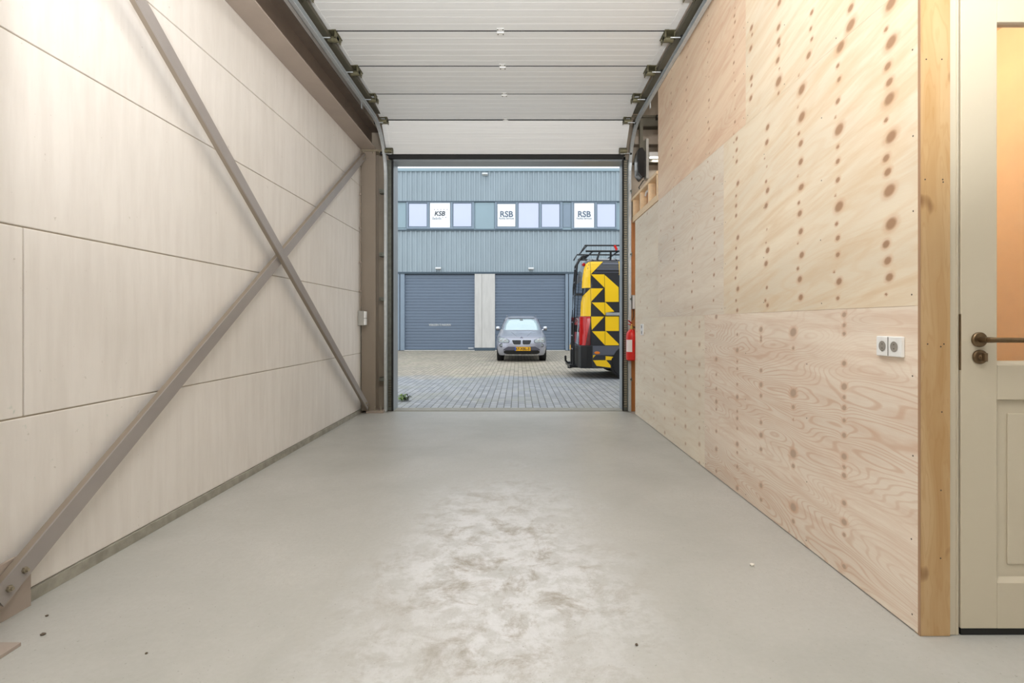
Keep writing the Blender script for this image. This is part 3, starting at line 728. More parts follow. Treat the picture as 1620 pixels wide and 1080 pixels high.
# hinges at the joints: one in the middle, a roller carrier at each end
for i in range(1, 7):
    y, z = joints[i]; z -= 0.003
    b = MB()
    for s in (-1, 1): b.box(XC - 0.033, XC + 0.033, y + s * 0.034 - 0.022, y + s * 0.034 + 0.022, z - 0.005, z)
    b.tube([(XC - 0.03, y, z - 0.008), (XC + 0.03, y, z - 0.008)], 0.007)
    h = b.build('centre_hinge', 'white_plastic', dj)
    b = MB()
    for sx in (-1, 1):
        for s in (-1, 1): b.lathe((XC + sx * 0.024, y + s * 0.04, z - 0.004), [(0.006, 0), (0.006, -0.005)], 6)
    b.build('hinge_screw', 'girt', h)
for sx in (-1, 1):
    for i in range(0, 7):
        y, z = joints[i]; xx = XC + sx * (HW - 0.045)
        if i == 0: y, z = 7.20, 3.54
        b = MB()
        ya = y + 0.08 if i > 1 else y - 0.02
        if i == 1: y -= 0.05; z += 0.01
        b.box(xx - 0.052, xx + 0.052, y - 0.035, y + (0.16 if i else 0.06), z - 0.008, z - 0.002)
        b.box(xx - 0.045, xx - 0.037, y - 0.02, y + (0.14 if i else 0.05), z - 0.06, z - 0.008)
        b.box(xx + 0.037, xx + 0.045, y - 0.02, y + (0.14 if i else 0.05), z - 0.06, z - 0.008)
        b.tube([(xx - 0.045, ya - 0.03, z - 0.05), (xx + 0.045, ya - 0.03, z - 0.05)], 0.028, 12)
        b.tube([(xx - 0.05, ya + 0.035, z - 0.03), (xx + 0.05, ya + 0.035, z - 0.03)], 0.018, 10)
        br = b.build('roller_bracket', 'olive', dj)
        b = MB(); b.tube([(xx, y - 0.03, z - 0.075), (xx + sx * 0.118, y - 0.03, z - 0.075)], 0.006); b.build('roller_shaft', 'galv_light', br)
        b = MB(); b.tube([(xx + sx * 0.09, y - 0.03, z - 0.075), (xx + sx * 0.112, y - 0.03, z - 0.075)], 0.022, 14); b.build('roller', 'black', br)

def make_track(sx, label):
    xo = -1.81 if sx < 0 else 1.522                       # outer web
    t = thing('door_track', label, 'track', (xo, 7.25, 0), 'guide tracks of the garage door')
    path = [(7.27, 0.01), (7.27, 3.15)]
    R = 0.62
    for k in range(1, 10):
        a = PI / 2 * k / 9
        path.append((7.27 - R * (1 - math.cos(a)), 3.15 + R * math.sin(a)))
    path += [(3.4, 3.77)]
    c = lambda x, n: (xo - sx * x, n)
    prof = [c(0, -0.028), c(0.034, -0.028), c(0.034, -0.022), c(0.004, -0.022), c(0.004, 0.022), c(0.034, 0.022), c(0.034, 0.028), c(0, 0.028)]
    b = MB(); b.sweep(path, prof); b.build('guide_rail', 'galv_light', t)
    b = MB(); b.sweep([(6.78, 3.86), (3.0, 3.86)], [c(0.0, -0.02), c(0.07, -0.02), c(0.07, 0.02), c(0.0, 0.02)]); b.build('upper_rail', 'girt', t)
    b = MB(); b.box(min(xo + sx * 0.01, xo + sx * 0.03), max(xo + sx * 0.01, xo + sx * 0.03), 3.0, 5.15, 3.775, 3.83); b.build('end_angle', 'galv', t)
    # perforated mounting plate, seal and brackets beside the opening
    x0 = xo - sx * 0.012; x1 = xo - sx * 0.083
    b = MB(); b.box(min(x0, x1), max(x0, x1), 7.312, 7.318, 0.01, 3.42)
    n = 105 if sx > 0 else 12
    for k in range(n):
        z = 0.06 + k * 0.032
        b.box(min(x1, x1 + sx * 0.036), max(x1, x1 + sx * 0.036), 7.300, 7.313, z, z + 0.017, 1)
    b.build('perforated_angle', ['galv_dark', 'bolt' if sx > 0 else 'girt'], t)
    x2 = xo - sx * 0.085; x3 = xo - sx * 0.108
    b = MB(); b.box(min(x2, x3), max(x2, x3), 7.30, 7.329, 0.01, 3.42); b.build('side_seal', 'black', t)
    for z in (0.42, 1.5, 2.1, 2.95):
        b = MB(); wb = 0.06 if sx < 0 else 0.0075; b.box(min(xo + sx * 0.001, xo + sx * wb), max(xo + sx * 0.001, xo + sx * wb), 7.22, 7.335, z, z + 0.05); b.lathe((xo + sx * (wb - 0.015 if sx < 0 else -0.012), 7.215, z + 0.025), [(0.012, 0), (0.012, -0.012)], 6, axis='y')
        b.build('wall_bracket', 'galv_dark', t)
    for y in (6.2, 5.6, 4.9, 4.2):
        b = MB(); b.box(xo + sx * 0.002 - 0.004, xo + sx * 0.002 + 0.004, y, y + 0.03, 3.68, 3.76) if y == 6.2 else b.box(min(xo, xo + sx * 0.03), max(xo, xo + sx * 0.03), y, y + 0.04, 3.80, 3.84)
        b.build('track_hanger', 'galv', t)
    return t
make_track(-1, 'galvanised garage door track curving up on the left of the opening')
make_track(1, 'galvanised garage door track curving up on the right of the opening')

# ----------------------------------------------------------------- door operator, cables, fire extinguisher
t = thing('batten_lamp', 'white batten lamp on the front wall above the open framing', 'lamp', (2.4, 7.2, 3.42))
b = MB(); b.box(1.74, 3.0, 7.15, 7.22, 3.42, 3.48); b.build('lamp_housing', 'lamp_white', t, bevel=0.008)
b = MB(); b.box(1.76, 2.98, 7.155, 7.215, 3.405, 3.42); b.build('diffuser', 'tube', t)
ld = bpy.data.lights.new('batten_light', 'AREA'); ld.shape = 'RECTANGLE'; ld.size = 1.2; ld.size_y = 0.06; ld.energy = 9; ld.color = (1, 1, 1)
lo = bpy.data.objects.new('batten_light', ld); COL.objects.link(lo); lo.parent = t; lo.location = (0, -0.02, -0.03)
t = thing('ceiling_lamp', 'added white ceiling lamp over the space behind the partition', 'lamp', (2.6, 5.2, 4.5))  # unseen lamp added to brighten the space behind the partition
b = MB(); b.box(2.0, 3.2, 5.1, 5.3, 4.52, CEIL); b.build('lamp_housing', 'lamp_white', t, bevel=0.008)
ld = bpy.data.lights.new('added_side_light', 'AREA'); ld.shape = 'RECTANGLE'; ld.size = 1.1; ld.size_y = 0.16; ld.energy = 30; ld.color = (1, 0.95, 0.88)
lo = bpy.data.objects.new('added_side_light', ld); COL.objects.link(lo); lo.parent = t; lo.location = (0, 0, 0.01)
t = thing('door_operator', 'black boxy garage door operator beside the right track', 'operator', (1.60, 7.0, 3.1))
b = MB(); b.prism([(1.545, 3.14), (1.60, 3.07), (1.64, 3.10), (1.655, 3.40), (1.61, 3.48), (1.555, 3.46), (1.54, 3.38)], 'y', 6.95, 7.16); b.build('motor_housing', 'black_gloss', t, bevel=0.015)
b = MB(); b.box(1.58, 1.62, 6.98, 7.04, 3.46, 3.86); b.box(1.62, 1.68, 7.0, 7.05, 3.36, 3.58); b.build('mounting_arm', 'girt', t)
b = MB(); b.box(1.66, 1.695, 6.98, 7.1, 3.08, 3.60); b.build('grey_bracket', 'grey_plastic', t, bevel=0.004)
b = MB(); b.tube([(1.63, 7.0, 3.06), (1.58, 7.05, 2.98), (1.66, 7.08, 2.86), (1.70, 7.1, 2.70)], 0.008); b.build('power_cord', 'cable', t)
t = thing('pull_cable', 'thin dark cable hanging from pulley above the open framing', 'cable', (1.90, 7.0, 3.86))
b = MB(); b.tube([(1.855, 6.95, 3.86), (1.92, 6.93, 3.5), (2.02, 6.9, 2.95)], 0.009); b.build('cable', 'cable', t)
b = MB(); b.tube([(1.79, 6.98, 3.87), (1.87, 6.98, 3.87)], 0.035, 14); b.build('pulley', 'black_gloss', t, smooth=True)
b = MB(); b.tube([(1.862, 6.97, 3.87), (1.885, 6.97, 3.87)], 0.03, 14); b.build('pulley_cap', 'chrome', t, smooth=True)
b = MB(); b.tube([(1.45, 7.02, 3.90), (3.4, 7.02, 3.90)], 0.014); tag(b.build('torsion_shaft', 'girt', smooth=True), 'dark horizontal shaft above the right end of the opening', 'shaft')

t = thing('fire_extinguisher', 'red fire extinguisher hung on the timber post', 'fire extinguisher', (1.512, 7.16, 0.7))
ec = (1.512, 7.16, 0.0)
b = MB(); b.lathe(ec, [(0.05, 0.70), (0.072, 0.715), (0.075, 0.74), (0.075, 1.03), (0.068, 1.07), (0.045, 1.105), (0.022, 1.118)], 28); b.build('cylinder_body', 'red', t, smooth=True)
b = MB()
for k in range(8):
    a0 = PI + 0.15 + k * 0.16; a1 = a0 + 0.16
    b.add([(ec[0] + 0.0758 * math.cos(a), ec[1] + 0.0758 * math.sin(a), z) for a, z in ((a0, .82), (a1, .82), (a1, .98), (a0, .98))], [(0, 1, 2, 3)])
lb = b.build('instruction_label', 'label_white', t)
b = MB(); b.lathe(ec, [(0.02, 1.118), (0.024, 1.12), (0.024, 1.16), (0.014, 1.165), (0.014, 1.19)], 14); b.build('valve', 'brass', t, smooth=True)
b = MB(); b.bar((1.53, 7.18, 1.17), (1.46, 7.13, 1.185), 0.02, 0.008); b.bar((1.52, 7.18, 1.19), (1.46, 7.12, 1.235), 0.02, 0.006); b.build('squeeze_lever', 'red', t)
b = MB(); b.tube([(1.535, 7.17, 1.15), (1.55, 7.12, 1.14), (1.575, 7.10, 1.08), (1.58, 7.11, 0.92), (1.575, 7.12, 0.84)], 0.011); b.build('hose', 'black', t, smooth=True)
t = thing('junction_box', 'small grey box on timber post above the fire extinguisher', 'box', (1.53, 7.25, 1.4))
b = MB(); b.box(1.535, 1.59, 7.262, 7.301, 1.39, 1.58); b.build('housing', 'grey_plastic', t, bevel=0.005)
b = MB(); b.box(1.545, 1.575, 7.257, 7.263, 1.395, 1.575); b.build('cover', 'white_plastic', t)
b = MB(); b.tube([(1.56, 7.28, 1.39), (1.565, 7.285, 1.3), (1.55, 7.29, 1.24)], 0.005); b.build('cord', 'cable', t)

# ----------------------------------------------------------------- crumbs on the floor
def chip(x, y, r, m, label, nm='stone_chip', cat='stone', seed=1, group=None, flat=0.6):
    rnd = random.Random(seed); bm = bmesh.new(); bmesh.ops.create_icosphere(bm, subdivisions=1, radius=r)
    for v in bm.verts: v.co *= rnd.uniform(0.7, 1.2); v.co.z *= flat
    lo = min(v.co.z for v in bm.verts)
    me = bpy.data.meshes.new(nm); bm.to_mesh(me); bm.free(); me.materials.append(M[m])
    o = bpy.data.objects.new(nm, me); COL.objects.link(o); o.location = (x, y, -lo); tag(o, label, cat, group)
chip(1.155, 2.66, 0.013, 'stone', 'small white stone chip lying on the floor near the plywood wall')
chip(-1.93, 2.20, 0.007, 'dirt', 'dark crumb on floor nearest the left wall', 'dirt_crumb', 'crumb', 3)
chip(-1.83, 2.07, 0.011, 'dirt', 'elongated dark crumb on the floor at lower left', 'dirt_crumb', 'crumb', 4, flat=0.35)
chip(-1.35, 1.95, 0.005, 'dirt', 'tiny dark speck on floor right of the base plate', 'dirt_crumb', 'crumb', 5)
chip(0.44, 2.0, 0.007, 'dirt', 'lone dark crumb on the floor front and centre right', 'dirt_crumb', 'crumb', 6)

# ----------------------------------------------------------------- ceiling lamps, added pendants and fill lights
names = ['long white ceiling lamp above the near bay', 'long white ceiling lamp beside the raised door']
for (x, y, z, e), lab in zip(LAMPS, names):
    t = thing('ceiling_lamp', lab, 'lamp', (x, y, z + 0.1), 'ceiling lamps')
    b = MB(); b.box(x - 0.75, x + 0.75, y - 0.12, y + 0.12, z + 0.06, z + 0.13); b.build('lamp_housing', 'lamp_white', t, bevel=0.01)
    b = MB(); b.box(x - 0.72, x + 0.72, y - 0.1, y + 0.1, z + 0.05, z + 0.06); b.build('diffuser', 'tube', t)
    for s in (-0.6, 0.6):
        b = MB(); b.tube([(x + s, y, z + 0.13), (x + s, y, CEIL)], 0.006); b.build('hanger', 'galv', t)
    ld = bpy.data.lights.new('lamp_light', 'AREA'); ld.shape = 'RECTANGLE'; ld.size = 1.4; ld.size_y = 0.5; ld.energy = e; ld.color = LAMP_COLOR
    lo = bpy.data.objects.new('lamp_light', ld); COL.objects.link(lo); lo.location = (0, 0, -0.06); lo.parent = t
for (x, y, z, e), lab in zip(ADDED_PENDANTS, ('added white globe pendant lamp behind the camera on the left', 'added white globe pendant lamp at the rear of the unit')):
    t = thing('added_pendant', lab, 'lamp', (x, y, z), 'added globe pendant lamps')  # unseen pendants added to light the walls and raised door from below
    b = MB(); b.lathe((x, y, z), [(0.02, -0.15)] + [(0.15 * math.sin(PI * q / 12), -0.15 * math.cos(PI * q / 12)) for q in range(1, 11)] + [(0.06, 0.138)], 24); b.build('globe_shade', 'tube', t, smooth=True)
    b = MB(); b.tube([(x, y, z + 0.13), (x, y, CEIL)], 0.006); b.lathe((x, y, z), [(0.065, 0.135), (0.05, 0.2), (0.02, 0.22)], 16); b.build('suspension', 'lamp_white', t)
    ld = bpy.data.lights.new('pendant_fill', 'POINT'); ld.energy = e; ld.color = LAMP_COLOR; ld.shadow_soft_size = 0.17
    lo = bpy.data.objects.new('pendant_fill', ld); COL.objects.link(lo); lo.parent = t
for (x, y, z, e, tw), lab in zip(FILL, ('added fill light on a tripod left of the camera', 'added fill light on a tripod right of the camera')):
    t = thing('added_fill_light', lab, 'lamp', (x, y, 0), 'added tripod fill lights')  # unseen lights added as flash-like fill from behind the camera
    h = bpy.data.objects.new('lamp_head', None); COL.objects.link(h); h.parent = t; h.location = (0, 0, z); h.rotation_euler = (PI / 2 + 0.95, 0, tw)
    b = MB(); b.box(-0.3, 0.3, -0.2, 0.2, 0.02, 0.09); b.build('head_housing', 'black_gloss', h, bevel=0.01, local=True)
    b = MB(); b.box(-0.28, 0.28, -0.18, 0.18, 0.008, 0.02); b.build('lamp_diffuser', 'tube', h, local=True)
    b = MB(); b.tube([(x, y - 0.06, 0.7), (x, y - 0.06, z)], 0.014)
    for k in range(3): b.tube([(x, y - 0.06, 0.75), (x + 0.3 * math.cos(k * 2.094 + 1.57), y - 0.06 + 0.3 * math.sin(k * 2.094 + 1.57) * -1, 0.0)], 0.011)
    b.build('tripod', 'black_gloss', t)
    ld = bpy.data.lights.new('fill_lamp', 'AREA'); ld.shape = 'RECTANGLE'; ld.size = 0.56; ld.size_y = 0.36; ld.energy = e; ld.color = FILL_COLOR; ld.spread = math.radians(125)
    lo = bpy.data.objects.new('fill_lamp', ld); COL.objects.link(lo); lo.parent = h; lo.location = (0, 0, 0)
t = thing('ceiling_lamp', 'small warm lamp in the room behind the glazed door', 'lamp', (2.2, 3.2, 2.95))
b = MB(); b.lathe((2.2, 3.2, 0), [(0.12, 2.99), (0.12, 2.96), (0.08, 2.93)], 20); b.build('lamp_bowl', 'tube', t, smooth=True)
ld = bpy.data.lights.new('warm_light', 'POINT'); ld.energy = WARM_ROOM; ld.color = (1.0, 0.80, 0.58); ld.shadow_soft_size = 0.1
lo = bpy.data.objects.new('warm_light', ld); COL.objects.link(lo); lo.location = (0, 0, -0.15); lo.parent = t

# ================================================================= OUTSIDE
b = MB(); b.box(-30, 30, YF + 0.24, 45, -0.3, -0.012)
structure(b.build('ground', 'paving'), 'grey and tan block paving of the yard')

# small weed beside the left jamb
t = thing('weed', 'small green weed sprouting in the paving at the left jamb', 'plant', (-1.80, 8.38, -0.01))
rnd = random.Random(2)
for nm, mm, n, cx in (('leaf_tuft', 'green', 26, -1.83), ('dark_leaf_tuft', 'dark_leaf', 18, -1.74)):
    b = MB()
    for k in range(n):
        a = rnd.uniform(0, 2 * PI); l = rnd.uniform(0.06, 0.14); h = rnd.uniform(0.03, 0.11)
        c0 = Vector((cx + rnd.uniform(-.04, .04), 8.38 + rnd.uniform(-.05, .05), -0.012)); d1 = Vector((math.cos(a), math.sin(a), 0)); s1 = Vector((-d1.y, d1.x, 0)) * 0.014
        p1 = c0 + d1 * l * .5 + Vector((0, 0, h)); p2 = c0 + d1 * l + Vector((0, 0, h * .6))
        b.add([c0, p1 - s1, p2, p1 + s1, p1 + Vector((0, 0, .004))], [(0, 1, 4), (1, 2, 4), (2, 3, 4), (3, 0, 4)])
    b.build(nm, mm, t)

# ----------------------------------------------------------------- building across the yard
YB = 23.7; SC = YB / FPX
bx = lambda u: (u - 820) * SC
bz = lambda v: EYE + (511 - v) * SC
bd = thing('warehouse_building', 'blue-grey clad warehouse with window strip across the yard', 'building', (0, YB, 0))
b = MB()
b.box(-14, 14, YB + 0.35, YB + 9, 0, 7.9)
b.build('core', 'clad_dark', bd)
def cladding(z0, z1, nm):
    pts = []; x = -14.0; p = 0.2165
    while x < 14:
        pts += [(x, 0.0), (x + p * 0.55, 0.0), (x + p * 0.62, -0.045), (x + p * 0.93, -0.045)]; x += p
    v = []; f = []
    for (x, dy) in pts: v += [(x, YB + 0.045 + dy, z0), (x, YB + 0.045 + dy, z1)]
    for i in range(len(pts) - 1): f.append((2 * i, 2 * i + 2, 2 * i + 3, 2 * i + 1))
    n = len(v); v += [(-14, YB + 0.35, z0), (14, YB + 0.35, z0), (14, YB + 0.35, z1), (-14, YB + 0.35, z1)]
    f += [(n, n + 1, n + 2, n + 3)]
    bb = MB(); bb.add(v, f)
    bb.box(-14, 14, YB + 0.05, YB + 0.35, z0 + 0.002, z1 - 0.002)
    return bb.build(nm, 'clad', bd, recalc=False)
cladding(bz(319), bz(268), 'upper_cladding')
cladding(bz(430), bz(364.5), 'lower_cladding')
b = MB(); b.box(-14, 14, YB - 0.06, YB + 0.4, bz(271), bz(266.5)); b.build('roof_coping', 'clad_panel', bd)
b = MB()
b.box(-14, 14, YB - 0.03, YB + 0.1, bz(319.2), bz(318)); b.box(-14, 14, YB - 0.05, YB + 0.1, bz(365), bz(363.4)); b.box(-14, 14, YB - 0.03, YB + 0.1, bz(433), bz(430))
b.build('flashing', 'clad_dark', bd)
# window strip: flat panels, frames and panes
b = MB(); b.box(-14, 14, YB + 0.06, YB + 0.3, bz(363.5), bz(319)); b.build('strip_panel', 'clad_panel', bd)
b = MB(); b.box(bx(628), bx(642), YB + 0.03, YB + 0.07, bz(360), bz(321.5)); b.build('flat_panel', 'clad_panel', bd, bevel=0.01)
b = MB(); b.box(bx(752), bx(782), YB + 0.03, YB + 0.07, bz(362), bz(320)); b.build('flat_panel', 'clad_panel', bd, bevel=0.01)
b = MB(); b.box(bx(891), bx(903), YB + 0.03, YB + 0.05, bz(359), bz(322)); b.build('shutter_panel', 'clad_frame', bd)
frames = [((643, 750), [(647, 675, 322.3, 357.8, 0), (680, 712, 320.4, 359.6, 1), (717.3, 745.5, 321.7, 357.8, 0)]),
          ((783, 890), [(787, 815.3, 322.5, 358, 2), (820.4, 852, 321, 360, 0), (857.3, 885, 323, 358.6, 0)]),
          ((904, 976), [(908.5, 940, 321, 360, 2), (945, 973, 323, 358.6, 0)]),
          ((984, 1092), [(988, 1017, 322, 358, 0), (1022, 1054, 321, 360, 0), (1059, 1087, 322, 358, 0)]),
          ((520, 626), [(524, 552, 322, 358, 0), (557, 589, 321, 360, 0), (594, 622, 322, 358, 0)])]
for (u0, u1), wins in frames:
    b = MB()
    xs = [u0] + [w for q in wins for w in (q[0] - 1.2, q[1] + 1.2)] + [u1]
    b.box(bx(u0), bx(u1), YB - 0.01, YB + 0.06, bz(362), bz(359.9)); b.box(bx(u0), bx(u1), YB - 0.01, YB + 0.06, bz(320.6), bz(319.3))
    for i in range(0, len(xs), 2):
        b.box(bx(xs[i]), bx(xs[i + 1]), YB - 0.01, YB + 0.06, bz(360), bz(320.5))
    for q in wins: b.box(bx(q[0] - 1.2), bx(q[1] + 1.2), YB + 0.04, YB + 0.06, bz(360), bz(320.5))
    fo = b.build('window_frame', 'clad_frame', bd, bevel=0.006)
    for (a, c, v0, v1, kind) in wins:
        b = MB(); b.box(bx(a), bx(c), YB + 0.015, YB + 0.03, bz(v1), bz(v0))
        mx = (bx(a) + bx(c)) / 2
        if kind == 0: b.build('window_pane', 'window_pane', fo)
        elif kind == 1:
            plc = lambda dx, dz: (lambda p, q, r: (mx + dx + p, YB + 0.012 - r, dz + q))
            text_into(b, 'KSB', 0.28, plc(-0.02, bz(340.9)), 1, shear=0.2, bold=0.006)
            text_into(b, 'DIENSTEN', 0.085, plc(-0.14, bz(346.9)), 2)
            for r_, zz in ((0, 331.2), (1, 343.6)):
                for k in range(5):
                    xx = mx - 0.32 + k * 0.14 + (0.06 if r_ == 0 else 0); b.box(xx, xx + 0.03, YB + 0.01, YB + 0.014, bz(zz) - 0.014, bz(zz) + 0.014, 2)
            b.build('window_pane', ['poster', 'letter_dark', 'letter_grey'], fo)
        else:
            plc = lambda dx, dz: (lambda p, q, r: (mx + dx + p, YB + 0.012 - r, dz + q))
            text_into(b, 'RSB', 0.36, plc(0.0, bz(342.8)), 1, bold=0.008)
            text_into(b, 'Facility Services', 0.105, plc(0.0, bz(346.4)), 1)
            b.build('window_pane', ['poster', 'letter_grey'], fo)
# ground floor: pillars and sectional doors
pl = [(300, 500), (751, 783), (1030, 1062)]
b = MB()
for u0, u1 in ((751, 783),):
    b.box(bx(u0), bx(762), YB - 0.02, YB + 0.35, 0.12, bz(432.5)); b.box(bx(762) + 0.01, bx(u1), YB - 0.02, YB + 0.35, 0.12, bz(432.5))
b.build('concrete_pillar', 'pillar', bd)
b = MB(); b.box(bx(751), bx(783), YB - 0.02, YB + 0.35, -0.02, 0.12); b.build('pillar_foot', 'clad_dark', bd)
for u0, u1 in ((480, 512), (1022, 1054)):
    b = MB(); b.box(bx(u0), bx(u1), YB - 0.02, YB + 0.35, -0.02, bz(432.5)); b.build('concrete_pillar', 'pillar', bd)
for u0, u1, sg in ((640, 751, True), (783, 894, False), (512, 626, False), (908, 1022, False), (1054, 1160, False), (370, 480, False)):
    dd_ = MB(); z = 0.04; zt = bz(434); p = 0.131; pts = [(YB + 0.2, z)]
    while z < zt - p:
        pts += [(YB + 0.10, z), (YB + 0.095, z + p * 0.5), (YB + 0.10, z + p * 0.90), (YB + 0.118, z + p * 0.95)]; z += p
    pts += [(YB + 0.10, z), (YB + 0.10, zt), (YB + 0.2, zt)]
    dd_.prism(pts, 'x', bx(u0), bx(u1))
    do = dd_.build('roller_door', 'door_slat', bd)
    b = MB(); b.box(bx(u0), bx(u1), YB + 0.08, YB + 0.2, 0.0, 0.045); b.build('bottom_rail', 'clad_dark', do)
    if sg:
        b = MB(); text_into(b, 'VERBODEN TE PARKEREN', 0.135, lambda p_, q, r: (bx(695.5) + p_, YB + 0.085 - r, bz(515.3) + q), 0, depth=0.01, xs=0.62)
        b.build('door_lettering', 'lamp_white', do)
        b = MB(); b.box(bx(740.5), bx(749), YB + 0.085, YB + 0.1, bz(551.2), bz(550)); b.build('door_sticker', 'lamp_white', do)
for u0, u1 in ((628, 632), (633, 640), (894.5, 899), (900, 908)):
    b = MB(); b.box(bx(u0), bx(u1), YB - 0.01, YB + 0.3, 0, bz(433)); b.build('door_post', 'clad_frame', bd, bevel=0.01)
for u0, u1 in ((640, 751), (783, 894)):
    b = MB(); b.box(bx(u0), bx(u1), YB - 0.05, YB + 0.25, -0.015, 0.012); b.build('door_sill', 'pillar', bd)
# three small lamps on the facade
for u, v, lab in ((767.5, 276, 'small white wall lamp near the roof edge of the warehouse'), (694, 424.5, 'white wall lamp above the left slate blue door'), (840, 424.8, 'white wall lamp above the door behind the silver car')):
    t = thing('wall_lamp', lab, 'lamp', (bx(u), YB, bz(v)), 'outdoor wall lamps')
    b = MB(); b.box(bx(u - 2), bx(u + 2), YB - 0.04, YB + 0.0, bz(v + 1.5), bz(v - 1.5)); b.build('mount', 'galv_dark', t)
    b = MB(); b.prism([(YB - 0.04, bz(v - 2)), (YB - 0.2, bz(v - 1)), (YB - 0.22, bz(v + 1.2)), (YB - 0.04, bz(v + 2.2))], 'x', bx(u - 4.3), bx(u + 4.3)); b.build('lamp_head', 'lamp_white', t, bevel=0.01)

# ================================================================= SILVER CAR
car = thing('car', 'silver-grey compact SUV facing us, parked before right warehouse door', 'car', (0.105, 16.75, -0.012))
def se(t_, e): return math.copysign(abs(t_) ** (2.0 / e), t_)
def ring(w, yf, yr, e, z, n=56):
    yc = (yf + yr) / 2; hl = (yr - yf) / 2
    return [(w * se(math.sin(2 * PI * k / n), e), yc - hl * se(math.cos(2 * PI * k / n), e), z) for k in range(n)]
def stack(rings_, mats_of=None):
    b = MB(); n = len(rings_[0]); v = [p for r in rings_ for p in r]; f = []; mi = []
    for i in range(len(rings_) - 1):
        for k in range(n):
            f.append((i * n + k, i * n + (k + 1) % n, (i + 1) * n + (k + 1) % n, (i + 1) * n + k))
    f.append(tuple(range(n))[::-1]); f.append(tuple((len(rings_) - 1) * n + k for k in range(n)))
    b.add(v, f); return b
E_B = 6.5
BODY = [(0.20, 0.755, 0.10, 4.14), (0.27, 0.79, 0.03, 4.18), (0.40, 0.812, 0.0, 4.2), (0.56, 0.818, 0.0, 4.2), (0.66, 0.812, 0.035, 4.19), (0.735, 0.80, 0.10, 4.17),
        (0.79, 0.785, 0.24, 4.15), (0.85, 0.765, 0.50, 4.14), (0.91, 0.745, 0.82, 4.12), (0.965, 0.725, 1.10, 4.08), (1.0, 0.70, 1.22, 4.02)]
b = stack([ring(w, yf, yr, E_B, z) for (z, w, yf, yr) in BODY]); b.build('body', 'car_paint', car, smooth=True, local=True)
def lerp_tab(tab, z, i):
    if z <= tab[0][0]: return tab[0][i]
    for a, c in zip(tab, tab[1:]):
        if z <= c[0]: return a[i] + (c[i] - a[i]) * (z - a[0]) / (c[0] - a[0])
    return tab[-1][i]
def nose(x, z, tab=BODY, e=E_B):
    w = lerp_tab(tab, z, 1); yf = lerp_tab(tab, z, 2); yr = lerp_tab(tab, z, 3); q = min(abs(x) / w, 0.999)
    return (yf + yr) / 2 - (yr - yf) / 2 * (1 - q ** e) ** (1 / e)
def patch(rows, off, nx=14, nz=8, tab=BODY, e=E_B, thick=0.03, m=0, mb=None):
    b = mb or MB(); v = []; 
    zs = [r[0] for r in rows]
    for j in range(nz + 1):
        z = zs[0] + (zs[-1] - zs[0]) * j / nz
        xl = lerp_tab(rows, z, 1); xr = lerp_tab(rows, z, 2)
        for i in range(nx + 1):
            x = xl + (xr - xl) * i / nx
            v.append((x, nose(x, z, tab, e) - off, z))
    N = len(v); v += [(p[0], p[1] + thick, p[2]) for p in v]
    f = []
    W = nx + 1
    for j in range(nz):
        for i in range(nx):
            q = (j * W + i, j * W + i + 1, (j + 1) * W + i + 1, (j + 1) * W + i)
            f.append(q); f.append(tuple(N + k for k in q[::-1]))
    rim = [i for i in range(W)] + [j * W + nx for j in range(1, nz + 1)] + [nz * W + i for i in range(nx - 1, -1, -1)] + [j * W for j in range(nz - 1, 0, -1)]
    for a, c in zip(rim, rim[1:] + rim[:1]): f.append((a, c, N + c, N + a))
    b.add(v, f, m); return b
sym = lambda rows: [(z, -r, -l) for (z, l, r) in rows]
CAB = [(0.97, 0.70, 1.10, 4.02), (1.05, 0.685, 1.24, 4.0), (1.20, 0.64, 1.47, 3.95), (1.34, 0.585, 1.72, 3.85), (1.41, 0.545, 1.90, 3.72), (1.45, 0.48, 2.08, 3.55), (1.47, 0.36, 2.35, 3.2)]
b = stack([ring(w, yf, yr, 5.5, z) for (z, w, yf, yr) in CAB]); b.build('cabin', 'car_paint', car, smooth=True, local=True)
b = patch([(0.985, -0.635, 0.635), (1.05, -0.62, 0.62), (1.20, -0.565, 0.565), (1.32, -0.48, 0.48), (1.365, -0.38, 0.38)], 0.006, 20, 10, CAB, 5.5, 0.004)
ws = b.build('windscreen', 'car_glass', car, smooth=True, local=True)
b = MB(); b.box(-0.05, 0.05, 1.655, 1.69, 1.305, 1.345); b.build('mirror_mount', 'dark_glass', ws, local=True, bevel=0.008)
b = patch([(1.362, -0.42, 0.42), (1.385, -0.47, 0.47)], 0.008, 16, 2, CAB, 5.5, 0.006); b.build('windscreen_header', 'car_black', car, smooth=True, local=True)
